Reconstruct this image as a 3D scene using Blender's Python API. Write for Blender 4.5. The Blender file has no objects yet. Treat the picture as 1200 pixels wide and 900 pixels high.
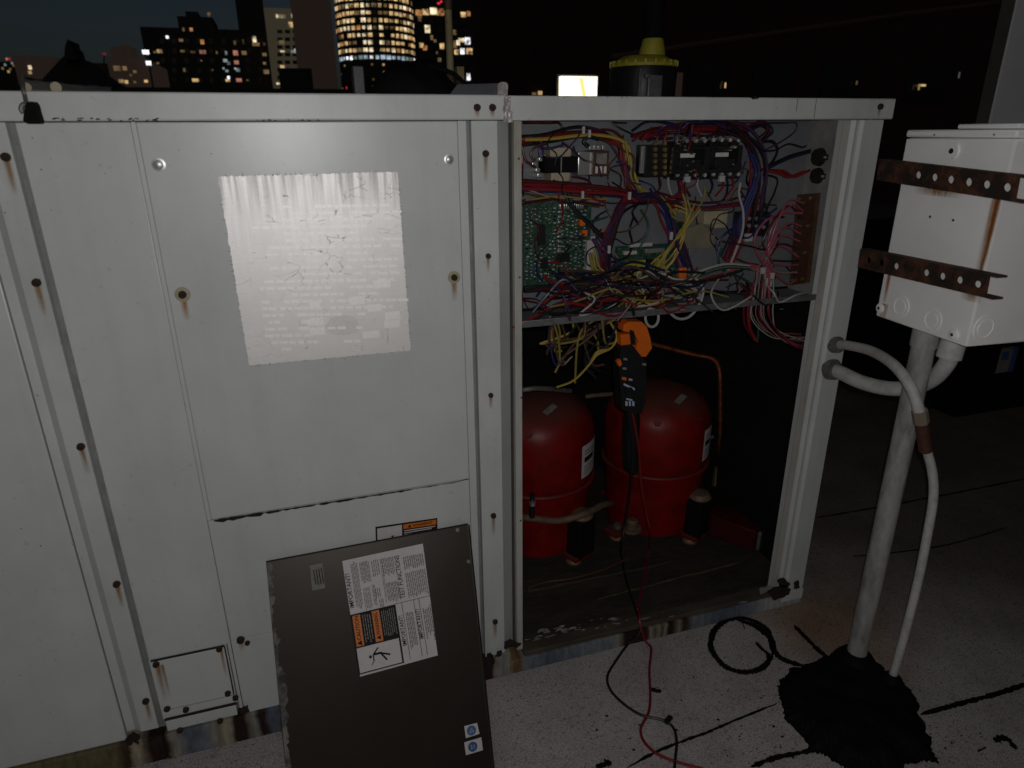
import bpy, bmesh, math, random
from mathutils import Vector as V, Matrix, noise as NZ
random.seed(7)
SC = bpy.context.scene
COL = SC.collection
R = math.radians

# ------------------------------------------------------------------ camera
F = 787.766; PITCH = .35955; YAW = .307; ROLL = -.00798
CAM = V((-.31884, -1.23363, 1.23981))
cp, sp, cy, sy = math.cos(PITCH), math.sin(PITCH), math.cos(YAW), math.sin(YAW)
FW = V((sy*cp, cy*cp, -sp)); _r = V((cy, -sy, 0)); _u = _r.cross(FW)
c_, s_ = math.cos(ROLL), math.sin(ROLL)
RT = c_*_r + s_*_u; UP = -s_*_r + c_*_u
cd = bpy.data.cameras.new('camera'); cam = bpy.data.objects.new('camera', cd); COL.objects.link(cam)
cam.matrix_world = Matrix(((RT.x, UP.x, -FW.x, CAM.x), (RT.y, UP.y, -FW.y, CAM.y), (RT.z, UP.z, -FW.z, CAM.z), (0, 0, 0, 1)))
cd.sensor_width = 36; cd.lens = F/1200*36; cd.clip_start = .02; cd.clip_end = 6000
SC.camera = cam
cd.dof.use_dof = True; cd.dof.focus_distance = 1.7; cd.dof.aperture_fstop = 5.0      # the phone's own small lens: sharp on the unit, a little soft at the skyline

def ray(px, py): return FW + (px-600)/F*RT - (py-450)/F*UP
def at(px, py, ax, v):
    """survey helper: the point of the plane ax = v seen at photograph position px, py"""
    d = ray(px, py); i = 'xyz'.index(ax)
    return CAM + d*((v-CAM[i])/d[i])
def atp(px, py, p0, n):
    d = ray(px, py); return CAM + d*((p0-CAM).dot(n)/d.dot(n))

# ------------------------------------------------------------------ sky, moon, phone torch
w = bpy.data.worlds.new('World'); SC.world = w; w.use_nodes = True
nt = w.node_tree; bg = nt.nodes['Background']
sky = nt.nodes.new('ShaderNodeTexSky'); sky.sky_type = 'NISHITA'; sky.sun_disc = False
SUN_EL, SUN_ROT = R(25), R(200)
sky.sun_elevation = SUN_EL; sky.sun_rotation = SUN_ROT; sky.air_density = 1.0; sky.dust_density = 3.0; sky.ozone_density = 2.0
nt.links.new(sky.outputs[0], bg.inputs[0]); bg.inputs[1].default_value = .0040
sd = bpy.data.lights.new('moon_sun', 'SUN'); so = bpy.data.objects.new('moon_sun', sd); COL.objects.link(so)
sd.energy = .004; sd.angle = R(.5); sd.color = (1, .96, .9)
_sd = V((math.sin(SUN_ROT)*math.cos(SUN_EL), math.cos(SUN_ROT)*math.cos(SUN_EL), math.sin(SUN_EL)))
so.rotation_euler = (-_sd).to_track_quat('-Z', 'Y').to_euler()
# the torch of the phone the photograph was taken with: the lamp that lights the place
fd = bpy.data.lights.new('phone_torch', 'POINT'); fo = bpy.data.objects.new('phone_torch', fd); COL.objects.link(fo)
fd.energy = 20; fd.shadow_soft_size = .006; fd.color = (1, .995, .98)
fo.location = CAM + RT*.012 + UP*.02
SC.view_settings.view_transform = 'Standard'; SC.view_settings.look = 'None'
SC.view_settings.exposure = 0; SC.view_settings.gamma = 1; SC.view_settings.use_curve_mapping = False

# ------------------------------------------------------------------ materials
def mat(name, col, rough=.5, metal=0, var=.0, vscale=8, col2=None, bump=0, bscale=60, spec=.5, emit=None, estr=0, stretch=(1, 1, 1), lo=.35, hi=.65, detail=6):
    m = bpy.data.materials.new(name); m.use_nodes = True
    n = m.node_tree.nodes; l = m.node_tree.links; b = n['Principled BSDF']
    b.inputs['Base Color'].default_value = (*col, 1); b.inputs['Roughness'].default_value = rough
    b.inputs['Metallic'].default_value = metal; b.inputs['Specular IOR Level'].default_value = spec
    if emit:
        b.inputs['Emission Color'].default_value = (*emit, 1); b.inputs['Emission Strength'].default_value = estr
    if col2 is not None or var or bump:
        tc = n.new('ShaderNodeTexCoord'); mp = n.new('ShaderNodeMapping'); mp.inputs['Scale'].default_value = stretch
        l.new(tc.outputs['Object'], mp.inputs[0])
    if col2 is not None or var:
        if col2 is None: col2 = tuple(c*(1-var) for c in col)
        t = n.new('ShaderNodeTexNoise'); t.inputs['Scale'].default_value = vscale; t.inputs['Detail'].default_value = detail
        t.inputs['Roughness'].default_value = .65
        l.new(mp.outputs[0], t.inputs['Vector'])
        r = n.new('ShaderNodeValToRGB'); r.color_ramp.elements[0].position = lo; r.color_ramp.elements[1].position = hi
        r.color_ramp.elements[0].color = (*col, 1); r.color_ramp.elements[1].color = (*col2, 1)
        l.new(t.outputs[0], r.inputs[0]); l.new(r.outputs[0], b.inputs['Base Color'])
    if bump:
        t2 = n.new('ShaderNodeTexNoise'); t2.inputs['Scale'].default_value = bscale; t2.inputs['Detail'].default_value = 4
        l.new(mp.outputs[0], t2.inputs['Vector'])
        bp = n.new('ShaderNodeBump'); bp.inputs['Strength'].default_value = bump; bp.inputs['Distance'].default_value = .004
        l.new(t2.outputs[0], bp.inputs['Height']); l.new(bp.outputs[0], b.inputs['Normal'])
    m['_b'] = 1
    return m

def stain_mat(name, col, seed):
    """rust run: uv v = 0 at the bolt, 1 at the end of the run"""
    m = bpy.data.materials.new(name); m.use_nodes = True
    n = m.node_tree.nodes; l = m.node_tree.links; b = n['Principled BSDF']; out = n['Material Output']
    b.inputs['Base Color'].default_value = (*col, 1); b.inputs['Roughness'].default_value = .85
    uv = n.new('ShaderNodeUVMap'); sep = n.new('ShaderNodeSeparateXYZ'); l.new(uv.outputs[0], sep.inputs[0])
    def math_(op, a, b_=None, v=None):
        x = n.new('ShaderNodeMath'); x.operation = op
        for i, q in enumerate((a, b_)):
            if q is None: continue
            if isinstance(q, (int, float)): x.inputs[i].default_value = q
            else: l.new(q, x.inputs[i])
        return x.outputs[0]
    u = math_('ABSOLUTE', math_('SUBTRACT', sep.outputs[0], .5))
    edge = math_('MAXIMUM', math_('SUBTRACT', 1, math_('MULTIPLY', u, 2.1)), 0)
    fall = math_('SUBTRACT', 1, sep.outputs[1])
    tc = n.new('ShaderNodeTexCoord'); mp = n.new('ShaderNodeMapping'); mp.inputs['Scale'].default_value = (220, 220, 25); mp.inputs['Location'].default_value = (seed, seed, 0)
    l.new(tc.outputs['Object'], mp.inputs[0]); t = n.new('ShaderNodeTexNoise'); t.inputs['Scale'].default_value = 1; l.new(mp.outputs[0], t.inputs['Vector'])
    a = math_('MULTIPLY', math_('MULTIPLY', edge, fall), math_('MULTIPLY', t.outputs[0], 1.5))
    a = math_('MINIMUM', math_('MULTIPLY', a, 1.35), .92)
    tr = n.new('ShaderNodeBsdfTransparent'); mx = n.new('ShaderNodeMixShader')
    l.new(a, mx.inputs[0]); l.new(tr.outputs[0], mx.inputs[1]); l.new(b.outputs[0], mx.inputs[2]); l.new(mx.outputs[0], out.inputs[0])
    return m

M = {}
M['paint'] = mat('grey_white_paint', (.565, .58, .58), .35, var=.09, vscale=3, bump=.12, bscale=7)
def weather(m, amt=.10):
    n = m.node_tree.nodes; l = m.node_tree.links; b = n['Principled BSDF']; src = b.inputs['Base Color'].links[0].from_socket
    g = n.new('ShaderNodeNewGeometry')
    def layer(scale, loc, lo, hi, c0):
        mp = n.new('ShaderNodeMapping'); mp.inputs['Scale'].default_value = scale; mp.inputs['Location'].default_value = loc; l.new(g.outputs['Position'], mp.inputs[0])
        t = n.new('ShaderNodeTexNoise'); t.inputs['Scale'].default_value = 1; t.inputs['Detail'].default_value = 6; t.inputs['Roughness'].default_value = .62; l.new(mp.outputs[0], t.inputs['Vector'])
        r = n.new('ShaderNodeValToRGB'); r.color_ramp.elements[0].position = lo; r.color_ramp.elements[1].position = hi; r.color_ramp.elements[0].color = (*c0, 1); r.color_ramp.elements[1].color = (1, 1, 1, 1); l.new(t.outputs[0], r.inputs[0]); return r.outputs[0]
    k = 1-amt
    for sc_, lc, lo, hi, c0 in (((4.5, 4.5, 3.2), (0, 0, 0), .33, .62, (k, k, k*.985)), ((26, 26, 2.2), (3, 0, 1), .30, .52, (k*1.06, k*1.06, k*1.04)), ((70, 70, 70), (1, 5, 0), .27, .36, (.80, .79, .76)), ((5, 5, 160), (9, 0, 4), .22, .30, (.90, .90, .89))):
        x = n.new('ShaderNodeMix'); x.data_type = 'RGBA'; x.blend_type = 'MULTIPLY'; x.inputs[0].default_value = 1; l.new(src, x.inputs[6]); l.new(layer(sc_, lc, lo, hi, c0), x.inputs[7]); src = x.outputs[2]
    l.new(src, b.inputs['Base Color'])
weather(M['paint'])
M['paint2'] = mat('grey_white_paint_post', (.56, .575, .572), .42, var=.12, vscale=5, bump=.08, bscale=30)
weather(M['paint2'], .12)
M['jamb'] = mat('dirty_cream_paint', (.40, .395, .37), .6, col2=(.26, .235, .19), vscale=9, lo=.42, hi=.72, stretch=(1, 1, .4))
M['groove_shade'] = mat('groove_shade_grey', (.24, .24, .235), .7, var=.3, vscale=20)  # dark grey that paints shade into the panel grooves
M['strut'] = mat('strut_rust', (.090, .027, .009), .85, col2=(.014, .007, .004), vscale=32, lo=.36, hi=.56, bump=.5, bscale=150)
M['rust'] = mat('rust', (.050, .020, .010), .85, col2=(.014, .007, .004), vscale=60, bump=.5, bscale=150)
M['rust_hole'] = mat('rust_dark', (.020, .010, .007), .9, var=.5, vscale=80)
M['stain'] = stain_mat('rust_run', (.32, .16, .045), 1.0)
M['stain2'] = stain_mat('rust_run_strong', (.40, .135, .016), 4.0)
M['chip'] = mat('chipped_paint', (.05, .045, .04), .8, var=.3, vscale=50)
M['zinc'] = mat('zinc', (.62, .62, .62), .42, .75, var=.2, vscale=80)
M['steel_dull'] = mat('dull_steel', (.17, .17, .175), .5, .4, var=.4, vscale=60)
M['plate_grey'] = mat('control_panel_steel', (.165, .172, .185), .5, .2, var=.25, vscale=14)
M['plate_tan'] = mat('side_plate_steel', (.26, .25, .235), .55, .15, var=.35, vscale=20)
M['black'] = mat('black_plastic', (.010, .010, .011), .42, var=.2, vscale=60, spec=.35)
M['blackm'] = mat('black_matte', (.006, .006, .006), .85, var=.3, vscale=40, spec=.12)
M['insul'] = mat('black_insulation', (.006, .0055, .005), .95, spec=.1, col2=(.012, .011, .010), vscale=14, bump=.6, bscale=35)
M['comp'] = mat('red_enamel', (.185, .0035, .0028), .44, col2=(.085, .003, .002), spec=.3, vscale=13, lo=.42, hi=.70, bump=.16, bscale=55)
def dusty(m, col):
    n = m.node_tree.nodes; l = m.node_tree.links; b = n['Principled BSDF']
    src = b.inputs['Base Color'].links[0].from_socket
    g = n.new('ShaderNodeNewGeometry'); sp_ = n.new('ShaderNodeSeparateXYZ'); l.new(g.outputs['Normal'], sp_.inputs[0])
    t = n.new('ShaderNodeTexNoise'); t.inputs['Scale'].default_value = 16; tc = n.new('ShaderNodeTexCoord'); l.new(tc.outputs['Object'], t.inputs['Vector'])
    a = n.new('ShaderNodeMath'); a.operation = 'MULTIPLY_ADD'; a.inputs[1].default_value = .7; l.new(t.outputs[0], a.inputs[0]); l.new(sp_.outputs[2], a.inputs[2])
    mr = n.new('ShaderNodeMapRange'); mr.inputs[1].default_value = .75; mr.inputs[2].default_value = 1.35; mr.inputs[4].default_value = .8; l.new(a.outputs[0], mr.inputs[0])
    mx = n.new('ShaderNodeMix'); mx.data_type = 'RGBA'; mx.inputs[7].default_value = (*col, 1); l.new(mr.outputs[0], mx.inputs[0]); l.new(src, mx.inputs[6]); l.new(mx.outputs[2], b.inputs['Base Color'])
    r2 = n.new('ShaderNodeMapRange'); r2.inputs[3].default_value = b.inputs['Roughness'].default_value; r2.inputs[4].default_value = .9; l.new(mr.outputs[0], r2.inputs[0]); l.new(r2.outputs[0], b.inputs['Roughness'])
dusty(M['comp'], (.07, .033, .022))
M['comp_dust'] = mat('red_dusty_dome', (.19, .017, .013), .5, col2=(.13, .055, .04), vscale=12, lo=.4, hi=.8)
M['pan'] = mat('dirty_pan', (.018, .013, .008), .85, col2=(.044, .034, .022), vscale=9, bump=.7, bscale=40, stretch=(1, 2.2, 1), lo=.4, hi=.75)
M['pan_lip'] = mat('pan_lip', (.075, .062, .044), .8, col2=(.03, .022, .014), vscale=16, bump=.4, bscale=50, stretch=(.4, 1, 1))
M['flake'] = mat('paint_flakes', (.24, .235, .22), .7, var=.3, vscale=90)
M['copper'] = mat('copper', (.42, .13, .05), .42, .85, col2=(.12, .045, .025), vscale=30)
M['tanpipe'] = mat('dusty_pipe', (.20, .13, .085), .6, .3, var=.4, vscale=40)
M['brass'] = mat('brass', (.50, .36, .15), .35, .9)
M['silver'] = mat('bright_tab', (.6, .6, .58), .3, .8)
M['pcb'] = mat('circuit_board', (.005, .030, .016), .5, col2=(.045, .10, .065), vscale=230, lo=.50, hi=.66, detail=3)
M['cream'] = mat('cream_plastic', (.34, .30, .20), .6, var=.2, vscale=30)
M['card'] = mat('tan_card', (.17, .15, .10), .8, var=.25, vscale=25)
M['brown'] = mat('bakelite', (.075, .032, .016), .5, var=.4, vscale=50)
M['white'] = mat('white_plastic', (.40, .39, .375), .5, var=.15, vscale=40)
M['paper'] = mat('label_paper', (.52, .49, .49), .6, var=.08, vscale=30)
M['paper2'] = mat('label_paper_dull', (.20, .19, .17), .7, var=.4, vscale=60)
M['ink'] = mat('print_ink', (.012, .011, .011), .7, spec=.2)
M['inkg'] = mat('print_grey', (.16, .15, .15), .7)
M['orange'] = mat('warning_orange', (.60, .15, .012), .5, var=.12, vscale=40)
M['orangep'] = mat('meter_orange', (.62, .12, .008), .4, var=.12, vscale=40)
M['blue_dot'] = mat('blue_print', (.05, .13, .27), .55, var=.2, vscale=150)
M['blue_dot2'] = mat('blue_print_deep', (.03, .075, .22), .55, var=.2, vscale=150)
M['pale'] = mat('pale_print', (.30, .38, .48), .6)
M['bronze'] = mat('dark_bronze_sheet', (.0120, .0098, .0080), .43, .0, spec=.42, col2=(.0060, .0048, .0038), vscale=5, bump=.05, bscale=20)
M['bronze'].node_tree.nodes['Principled BSDF'].inputs['Specular Tint'].default_value = (1, .87, .78, 1)
M['scuff'] = mat('scuffed_edge', (.16, .15, .135), .8, col2=(.022, .018, .014), vscale=34, lo=.42, hi=.62)
M['boxgrey'] = mat('enclosure_enamel', (.86, .85, .84), .4, var=.10, vscale=6, bump=.05, bscale=30)
M['conduit'] = mat('grey_conduit', (.46, .45, .44), .55, col2=(.27, .255, .235), vscale=45, lo=.45, hi=.8, bump=.2, bscale=120)
M['galv'] = mat('grey_post_paint', (.33, .32, .31), .55, .0, col2=(.16, .148, .132), vscale=38, lo=.42, hi=.72, stretch=(1, 1, .35), bump=.25, bscale=80)
M['fitting'] = mat('fitting_metal', (.22, .21, .20), .5, .5, var=.4, vscale=50)
M['tar'] = mat('roofing_tar', (.0032, .0032, .0032), .75, bump=.3, bscale=90, var=.2, vscale=20, spec=.12)
M['vac_yellow'] = mat('yellow_plastic', (.36, .32, .03), .5, var=.25, vscale=20)
M['bag'] = mat('black_fabric', (.005, .005, .0055), .8, var=.3, vscale=30, spec=.15, bump=.4, bscale=30)
M['flash_grey'] = mat('grey_flashing', (.22, .23, .25), .4, .3, var=.25, vscale=30)
M['tape'] = mat('foil_tape', (.42, .38, .37), .4, .2, col2=(.26, .23, .23), vscale=40, bump=.8, bscale=60)
M['film'] = mat('plastic_film', (.16, .145, .13), .25, var=.4, vscale=10)
M['pipe_cream'] = mat('cream_paint_pipe', (.62, .52, .30), .6, col2=(.40, .30, .14), vscale=14, emit=(.5, .36, .16), estr=0)
M['wall_pale'] = mat('penthouse_render', (.62, .62, .65), .8, var=.1, vscale=4, bump=.15, bscale=60)
M['wall_side_shade'] = mat('brown_side_shade', (.10, .088, .072), .7, var=.3, vscale=9)  # brown side of the housing, its shade put into the colour
M['brickdark'] = mat('dark_red_brick', (.042, .018, .014), .9, var=.4, vscale=2)
M['bldg_black'] = mat('dark_masonry', (.05, .048, .05), .9, var=.3, vscale=.3)
M['bldg_brown'] = mat('brown_masonry', (.09, .06, .05), .9, var=.3, vscale=.3)
M['glassdark'] = mat('unlit_pane', (.01, .012, .015), .15)
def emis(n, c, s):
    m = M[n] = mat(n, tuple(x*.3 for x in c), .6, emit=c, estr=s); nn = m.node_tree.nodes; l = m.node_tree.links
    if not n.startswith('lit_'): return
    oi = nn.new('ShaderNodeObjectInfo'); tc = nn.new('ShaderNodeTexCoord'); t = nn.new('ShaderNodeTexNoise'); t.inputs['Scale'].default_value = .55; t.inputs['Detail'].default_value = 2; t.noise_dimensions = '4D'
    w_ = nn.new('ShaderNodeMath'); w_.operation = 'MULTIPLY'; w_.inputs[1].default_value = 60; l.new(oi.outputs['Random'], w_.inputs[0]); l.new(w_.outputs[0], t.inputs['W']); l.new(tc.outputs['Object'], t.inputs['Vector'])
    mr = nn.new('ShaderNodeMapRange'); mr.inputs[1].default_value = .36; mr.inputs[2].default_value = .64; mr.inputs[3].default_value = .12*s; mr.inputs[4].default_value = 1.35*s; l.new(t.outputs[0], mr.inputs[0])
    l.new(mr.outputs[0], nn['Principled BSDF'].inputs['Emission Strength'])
emis('lit_warm', (1, .66, .30), .72); emis('lit_amber', (1, .45, .16), .40); emis('lit_pale', (1, .82, .52), .95)
emis('lit_white', (.95, .95, 1), 1.3); emis('lit_dim', (.9, .6, .28), .16); emis('lit_blue', (.62, .78, .90), .55)
emis('lit_pink', (1, .42, .30), .45); emis('lit_red', (1, .04, .08), .9); emis('lit_cold', (.65, .85, .78), .25)
emis('facade_glow', (.30, .26, .17), .10); emis('facade_brown_glow', (.20, .13, .10), .065); emis('sign_white', (1, .93, .72), 1.6); emis('sign_yellow', (1, .72, .22), 1.2)  # facade walls glow dimly to paint the light falling on them
emis('tower_brown_glow', (.16, .105, .085), .07)  # light on the tower wall, put in as a dim glow
emis('dimpole', (.42, .32, .15), .30)
WC = dict(red=(.24, .010, .014), dred=(.085, .007, .010), blue=(.018, .022, .13), black=(.007, .007, .008), yellow=(.46, .34, .055), yel2=(.30, .24, .05), purple=(.055, .018, .07), white=(.48, .46, .45), pink=(.40, .085, .13), pale=(.36, .22, .22), green=(.015, .075, .05), brown=(.10, .045, .025), navy=(.012, .014, .05), orange=(.5, .08, .01))
for k, c in WC.items(): M['w_'+k] = mat('wire_'+k, tuple(x*.72 for x in c), .45, var=.15, vscale=120)

# --- data plate: bare foil with faded print, brushed runs and cracks
def plate_material():
    m = bpy.data.materials.new('faded_foil_plate'); m.use_nodes = True
    n = m.node_tree.nodes; l = m.node_tree.links; b = n['Principled BSDF']
    tc = n.new('ShaderNodeTexCoord')
    def nz(scale, loc=(0, 0, 0), s=1, det=5):
        mp = n.new('ShaderNodeMapping'); mp.inputs['Scale'].default_value = scale; mp.inputs['Location'].default_value = loc
        l.new(tc.outputs['Object'], mp.inputs[0]); t = n.new('ShaderNodeTexNoise'); t.inputs['Scale'].default_value = s; t.inputs['Detail'].default_value = det
        l.new(mp.outputs[0], t.inputs['Vector']); return t.outputs[0]
    def ramp(x, p0, p1, c0, c1):
        r = n.new('ShaderNodeValToRGB'); r.color_ramp.elements[0].position = p0; r.color_ramp.elements[1].position = p1
        r.color_ramp.elements[0].color = (c0, c0, c0, 1); r.color_ramp.elements[1].color = (c1, c1, c1, 1); l.new(x, r.inputs[0]); return r.outputs[0]
    def mul(a, b_):
        x = n.new('ShaderNodeMath'); x.operation = 'MULTIPLY'; l.new(a, x.inputs[0]); l.new(b_, x.inputs[1]); return x.outputs[0]
    sepz = n.new('ShaderNodeSeparateXYZ'); l.new(tc.outputs['Object'], sepz.inputs[0])
    def math_(op, a, b_=None, c=None):
        x = n.new('ShaderNodeMath'); x.operation = op
        for i, q in enumerate((a, b_, c)):
            if q is None: continue
            if isinstance(q, (int, float)): x.inputs[i].default_value = q
            else: l.new(q, x.inputs[i])
        return x.outputs[0]
    wordn = nz((330, 1, 4), (3, 0, 9), 1, 2); rown = math_('SINE', math_('MULTIPLY', sepz.outputs[2], 760)); blockn = nz((11, 1, 34), (5, 0, 1), 1, 1)
    text = mul(ramp(wordn, .44, .50, 0, 1), mul(ramp(rown, .1, .5, 0, 1), ramp(blockn, .50, .54, 0, 1)))
    runs = nz((110, 1, 5), (1, 0, 2), 1, 4); runs2 = nz((260, 1, 12), (4, 0, 2), 1, 4)
    blot = nz((18, 1, 18), (7, 0, 0), 1, 5); fine = nz((500, 1, 500), (0, 0, 0), 1, 2)
    topm = n.new('ShaderNodeMapRange'); topm.inputs[1].default_value = 1.10; topm.inputs[2].default_value = 1.168; l.new(sepz.outputs[2], topm.inputs[0])
    v = n.new('ShaderNodeTexVoronoi'); v.feature = 'DISTANCE_TO_EDGE'; v.inputs['Scale'].default_value = 19
    mpv = n.new('ShaderNodeMapping'); mpv.inputs['Scale'].default_value = (1, .01, 1.9); l.new(tc.outputs['Object'], mpv.inputs[0])
    wn = n.new('ShaderNodeTexNoise'); wn.inputs['Scale'].default_value = 25; l.new(mpv.outputs[0], wn.inputs['Vector'])
    vm = n.new('ShaderNodeVectorMath'); vm.operation = 'MULTIPLY_ADD'; vm.inputs[1].default_value = (.06, .0, .06)
    l.new(wn.outputs['Color'], vm.inputs[0]); l.new(mpv.outputs[0], vm.inputs[2]); l.new(vm.outputs[0], v.inputs['Vector'])
    ck = math_('MAXIMUM', ramp(v.outputs['Distance'], .002, .007, .45, 1), ramp(blot, .55, .60, 1, 0))
    grey = math_('ADD', math_('MULTIPLY', text, .02), .90)
    runv = math_('ADD', 1, math_('MULTIPLY', math_('SUBTRACT', ramp(runs, .38, .62, .55, 1), 1), topm.outputs[0]))
    val = mul(mul(mul(grey, runv), mul(ramp(blot, .3, .75, .93, 1), ck)), ramp(fine, .3, .7, .93, 1))
    mx = n.new('ShaderNodeMix'); mx.data_type = 'RGBA'; mx.inputs[6].default_value = (.05, .045, .04, 1); mx.inputs[7].default_value = (1.0, .965, .955, 1)
    l.new(val, mx.inputs[0]); l.new(mx.outputs[2], b.inputs['Base Color'])
    b.inputs['Metallic'].default_value = .72
    l.new(ramp(runs2, .3, .7, .54, .58), b.inputs['Roughness'])
    bp = n.new('ShaderNodeBump'); bp.inputs['Strength'].default_value = .25; bp.inputs['Distance'].default_value = .002
    l.new(val, bp.inputs['Height']); l.new(bp.outputs[0], b.inputs['Normal'])
    return m
M['foil'] = plate_material()

# --- galvanised base rail with rust where the posts stand
def rail_material():
    m = bpy.data.materials.new('rusting_galvanised'); m.use_nodes = True
    n = m.node_tree.nodes; l = m.node_tree.links; b = n['Principled BSDF']
    tc = n.new('ShaderNodeTexCoord'); geo = n.new('ShaderNodeNewGeometry'); sep = n.new('ShaderNodeSeparateXYZ'); l.new(geo.outputs['Position'], sep.inputs[0])
    def math_(op, a, b_=None, c=None):
        x = n.new('ShaderNodeMath'); x.operation = op
        for i, q in enumerate((a, b_, c)):
            if q is None: continue
            if isinstance(q, (int, float)): x.inputs[i].default_value = q
            else: l.new(q, x.inputs[i])
        return x.outputs[0]
    def nz(scale, loc, det=5):
        mp = n.new('ShaderNodeMapping'); mp.inputs['Scale'].default_value = scale; mp.inputs['Location'].default_value = loc
        l.new(geo.outputs['Position'], mp.inputs[0]); t = n.new('ShaderNodeTexNoise'); t.inputs['Scale'].default_value = 1; t.inputs['Detail'].default_value = det
        l.new(mp.outputs[0], t.inputs['Vector']); return t.outputs[0]
    # where along the rail it has rusted through its zinc, where salts have bleached it
    zin, zin2, pale, rust, dark = (.085, .10, .13), (.16, .175, .20), (.30, .27, .20), (.070, .028, .012), (.020, .010, .007)
    X = lambda px, py: at(px, py, 'y', -.005).x
    seq = [(-1.70, (.10, .085, .04)), (X(60, 905), (.13, .11, .055)), (X(140, 885), (.12, .10, .05)), (X(146, 885), dark), (X(153, 880), rust), (X(156, 880), pale), (X(168, 880), pale), (X(171, 878), rust), (X(174, 878), dark), (X(196, 873), dark), (X(200, 872), rust), (X(203, 872), pale), (X(213, 868), zin2), (X(222, 866), zin), (X(245, 862), zin2), (X(257, 860), pale), (X(261, 858), dark), (X(264, 858), pale), (X(274, 855), pale), (X(276, 855), dark), (X(293, 850), dark), (X(295, 850), pale), (X(304, 848), zin2), (X(306, 848), dark), (X(314, 846), dark), (X(316, 846), zin), (X(335, 842), zin), (X(560, 785), zin2), (X(568, 783), dark), (X(576, 780), dark)]
    seq2 = [(X(577, 780), rust), (X(580, 780), pale), (X(590, 777), zin2), (X(598, 775), pale), (X(602, 774), (.16, .09, .035)), (X(611, 772), (.15, .10, .05)), (X(616, 770), zin2), (X(640, 765), zin), (X(690, 752), zin2), (X(718, 746), zin2), (X(727, 744), pale), (X(731, 743), dark), (X(757, 739), dark), (X(760, 738), rust), (X(763, 737), pale), (X(766, 736), dark), (X(771, 735), pale), (X(775, 734), dark), (X(779, 733), pale), (X(783, 732), dark), (X(791, 730), dark), (X(795, 729), pale), (X(799, 728), dark), (X(807, 726), rust), (X(812, 724), zin2), (X(850, 715), zin), (X(880, 706), zin2), (X(900, 700), (.34, .34, .35)), (.94, (.3, .3, .3))]
    wob = math_('ADD', math_('MULTIPLY', math_('SUBTRACT', nz((60, 1, 40), (1, 0, 3)), .5), .013), math_('MULTIPLY', math_('SUBTRACT', nz((14, 1, 10), (7, 0, 3)), .5), .018))
    xw = math_('ADD', sep.outputs[0], wob); fac = math_('MULTIPLY', math_('ADD', xw, 1.7), 1/2.65)
    def ramp(sq):
        r = n.new('ShaderNodeValToRGB'); e = r.color_ramp.elements
        while len(e) > 1: e.remove(e[0])
        e[0].position = (sq[0][0]+1.7)/2.65; e[0].color = (*sq[0][1], 1)
        for x, c in sq[1:]:
            k = e.new((x+1.7)/2.65); k.color = (*c, 1)
        l.new(fac, r.inputs[0]); return r.outputs[0]
    sel = math_('GREATER_THAN', xw, X(576.6, 780)); mx = n.new('ShaderNodeMix'); mx.data_type = 'RGBA'; l.new(sel, mx.inputs[0]); l.new(ramp(seq), mx.inputs[6]); l.new(ramp(seq2), mx.inputs[7])
    mo = n.new('ShaderNodeMapRange'); mo.inputs[1].default_value = .3; mo.inputs[2].default_value = .7; mo.inputs[3].default_value = .65; mo.inputs[4].default_value = 1.2; l.new(nz((90, 4, 30), (0, 0, 0)), mo.inputs[0])
    m2 = n.new('ShaderNodeMix'); m2.data_type = 'RGBA'; m2.blend_type = 'MULTIPLY'; m2.inputs[0].default_value = 1; l.new(mx.outputs[2], m2.inputs[6]); l.new(mo.outputs[0], m2.inputs[7])
    l.new(m2.outputs[2], b.inputs['Base Color']); b.inputs['Roughness'].default_value = .6; b.inputs['Specular IOR Level'].default_value = .3
    return m
M['rail'] = rail_material()

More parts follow.
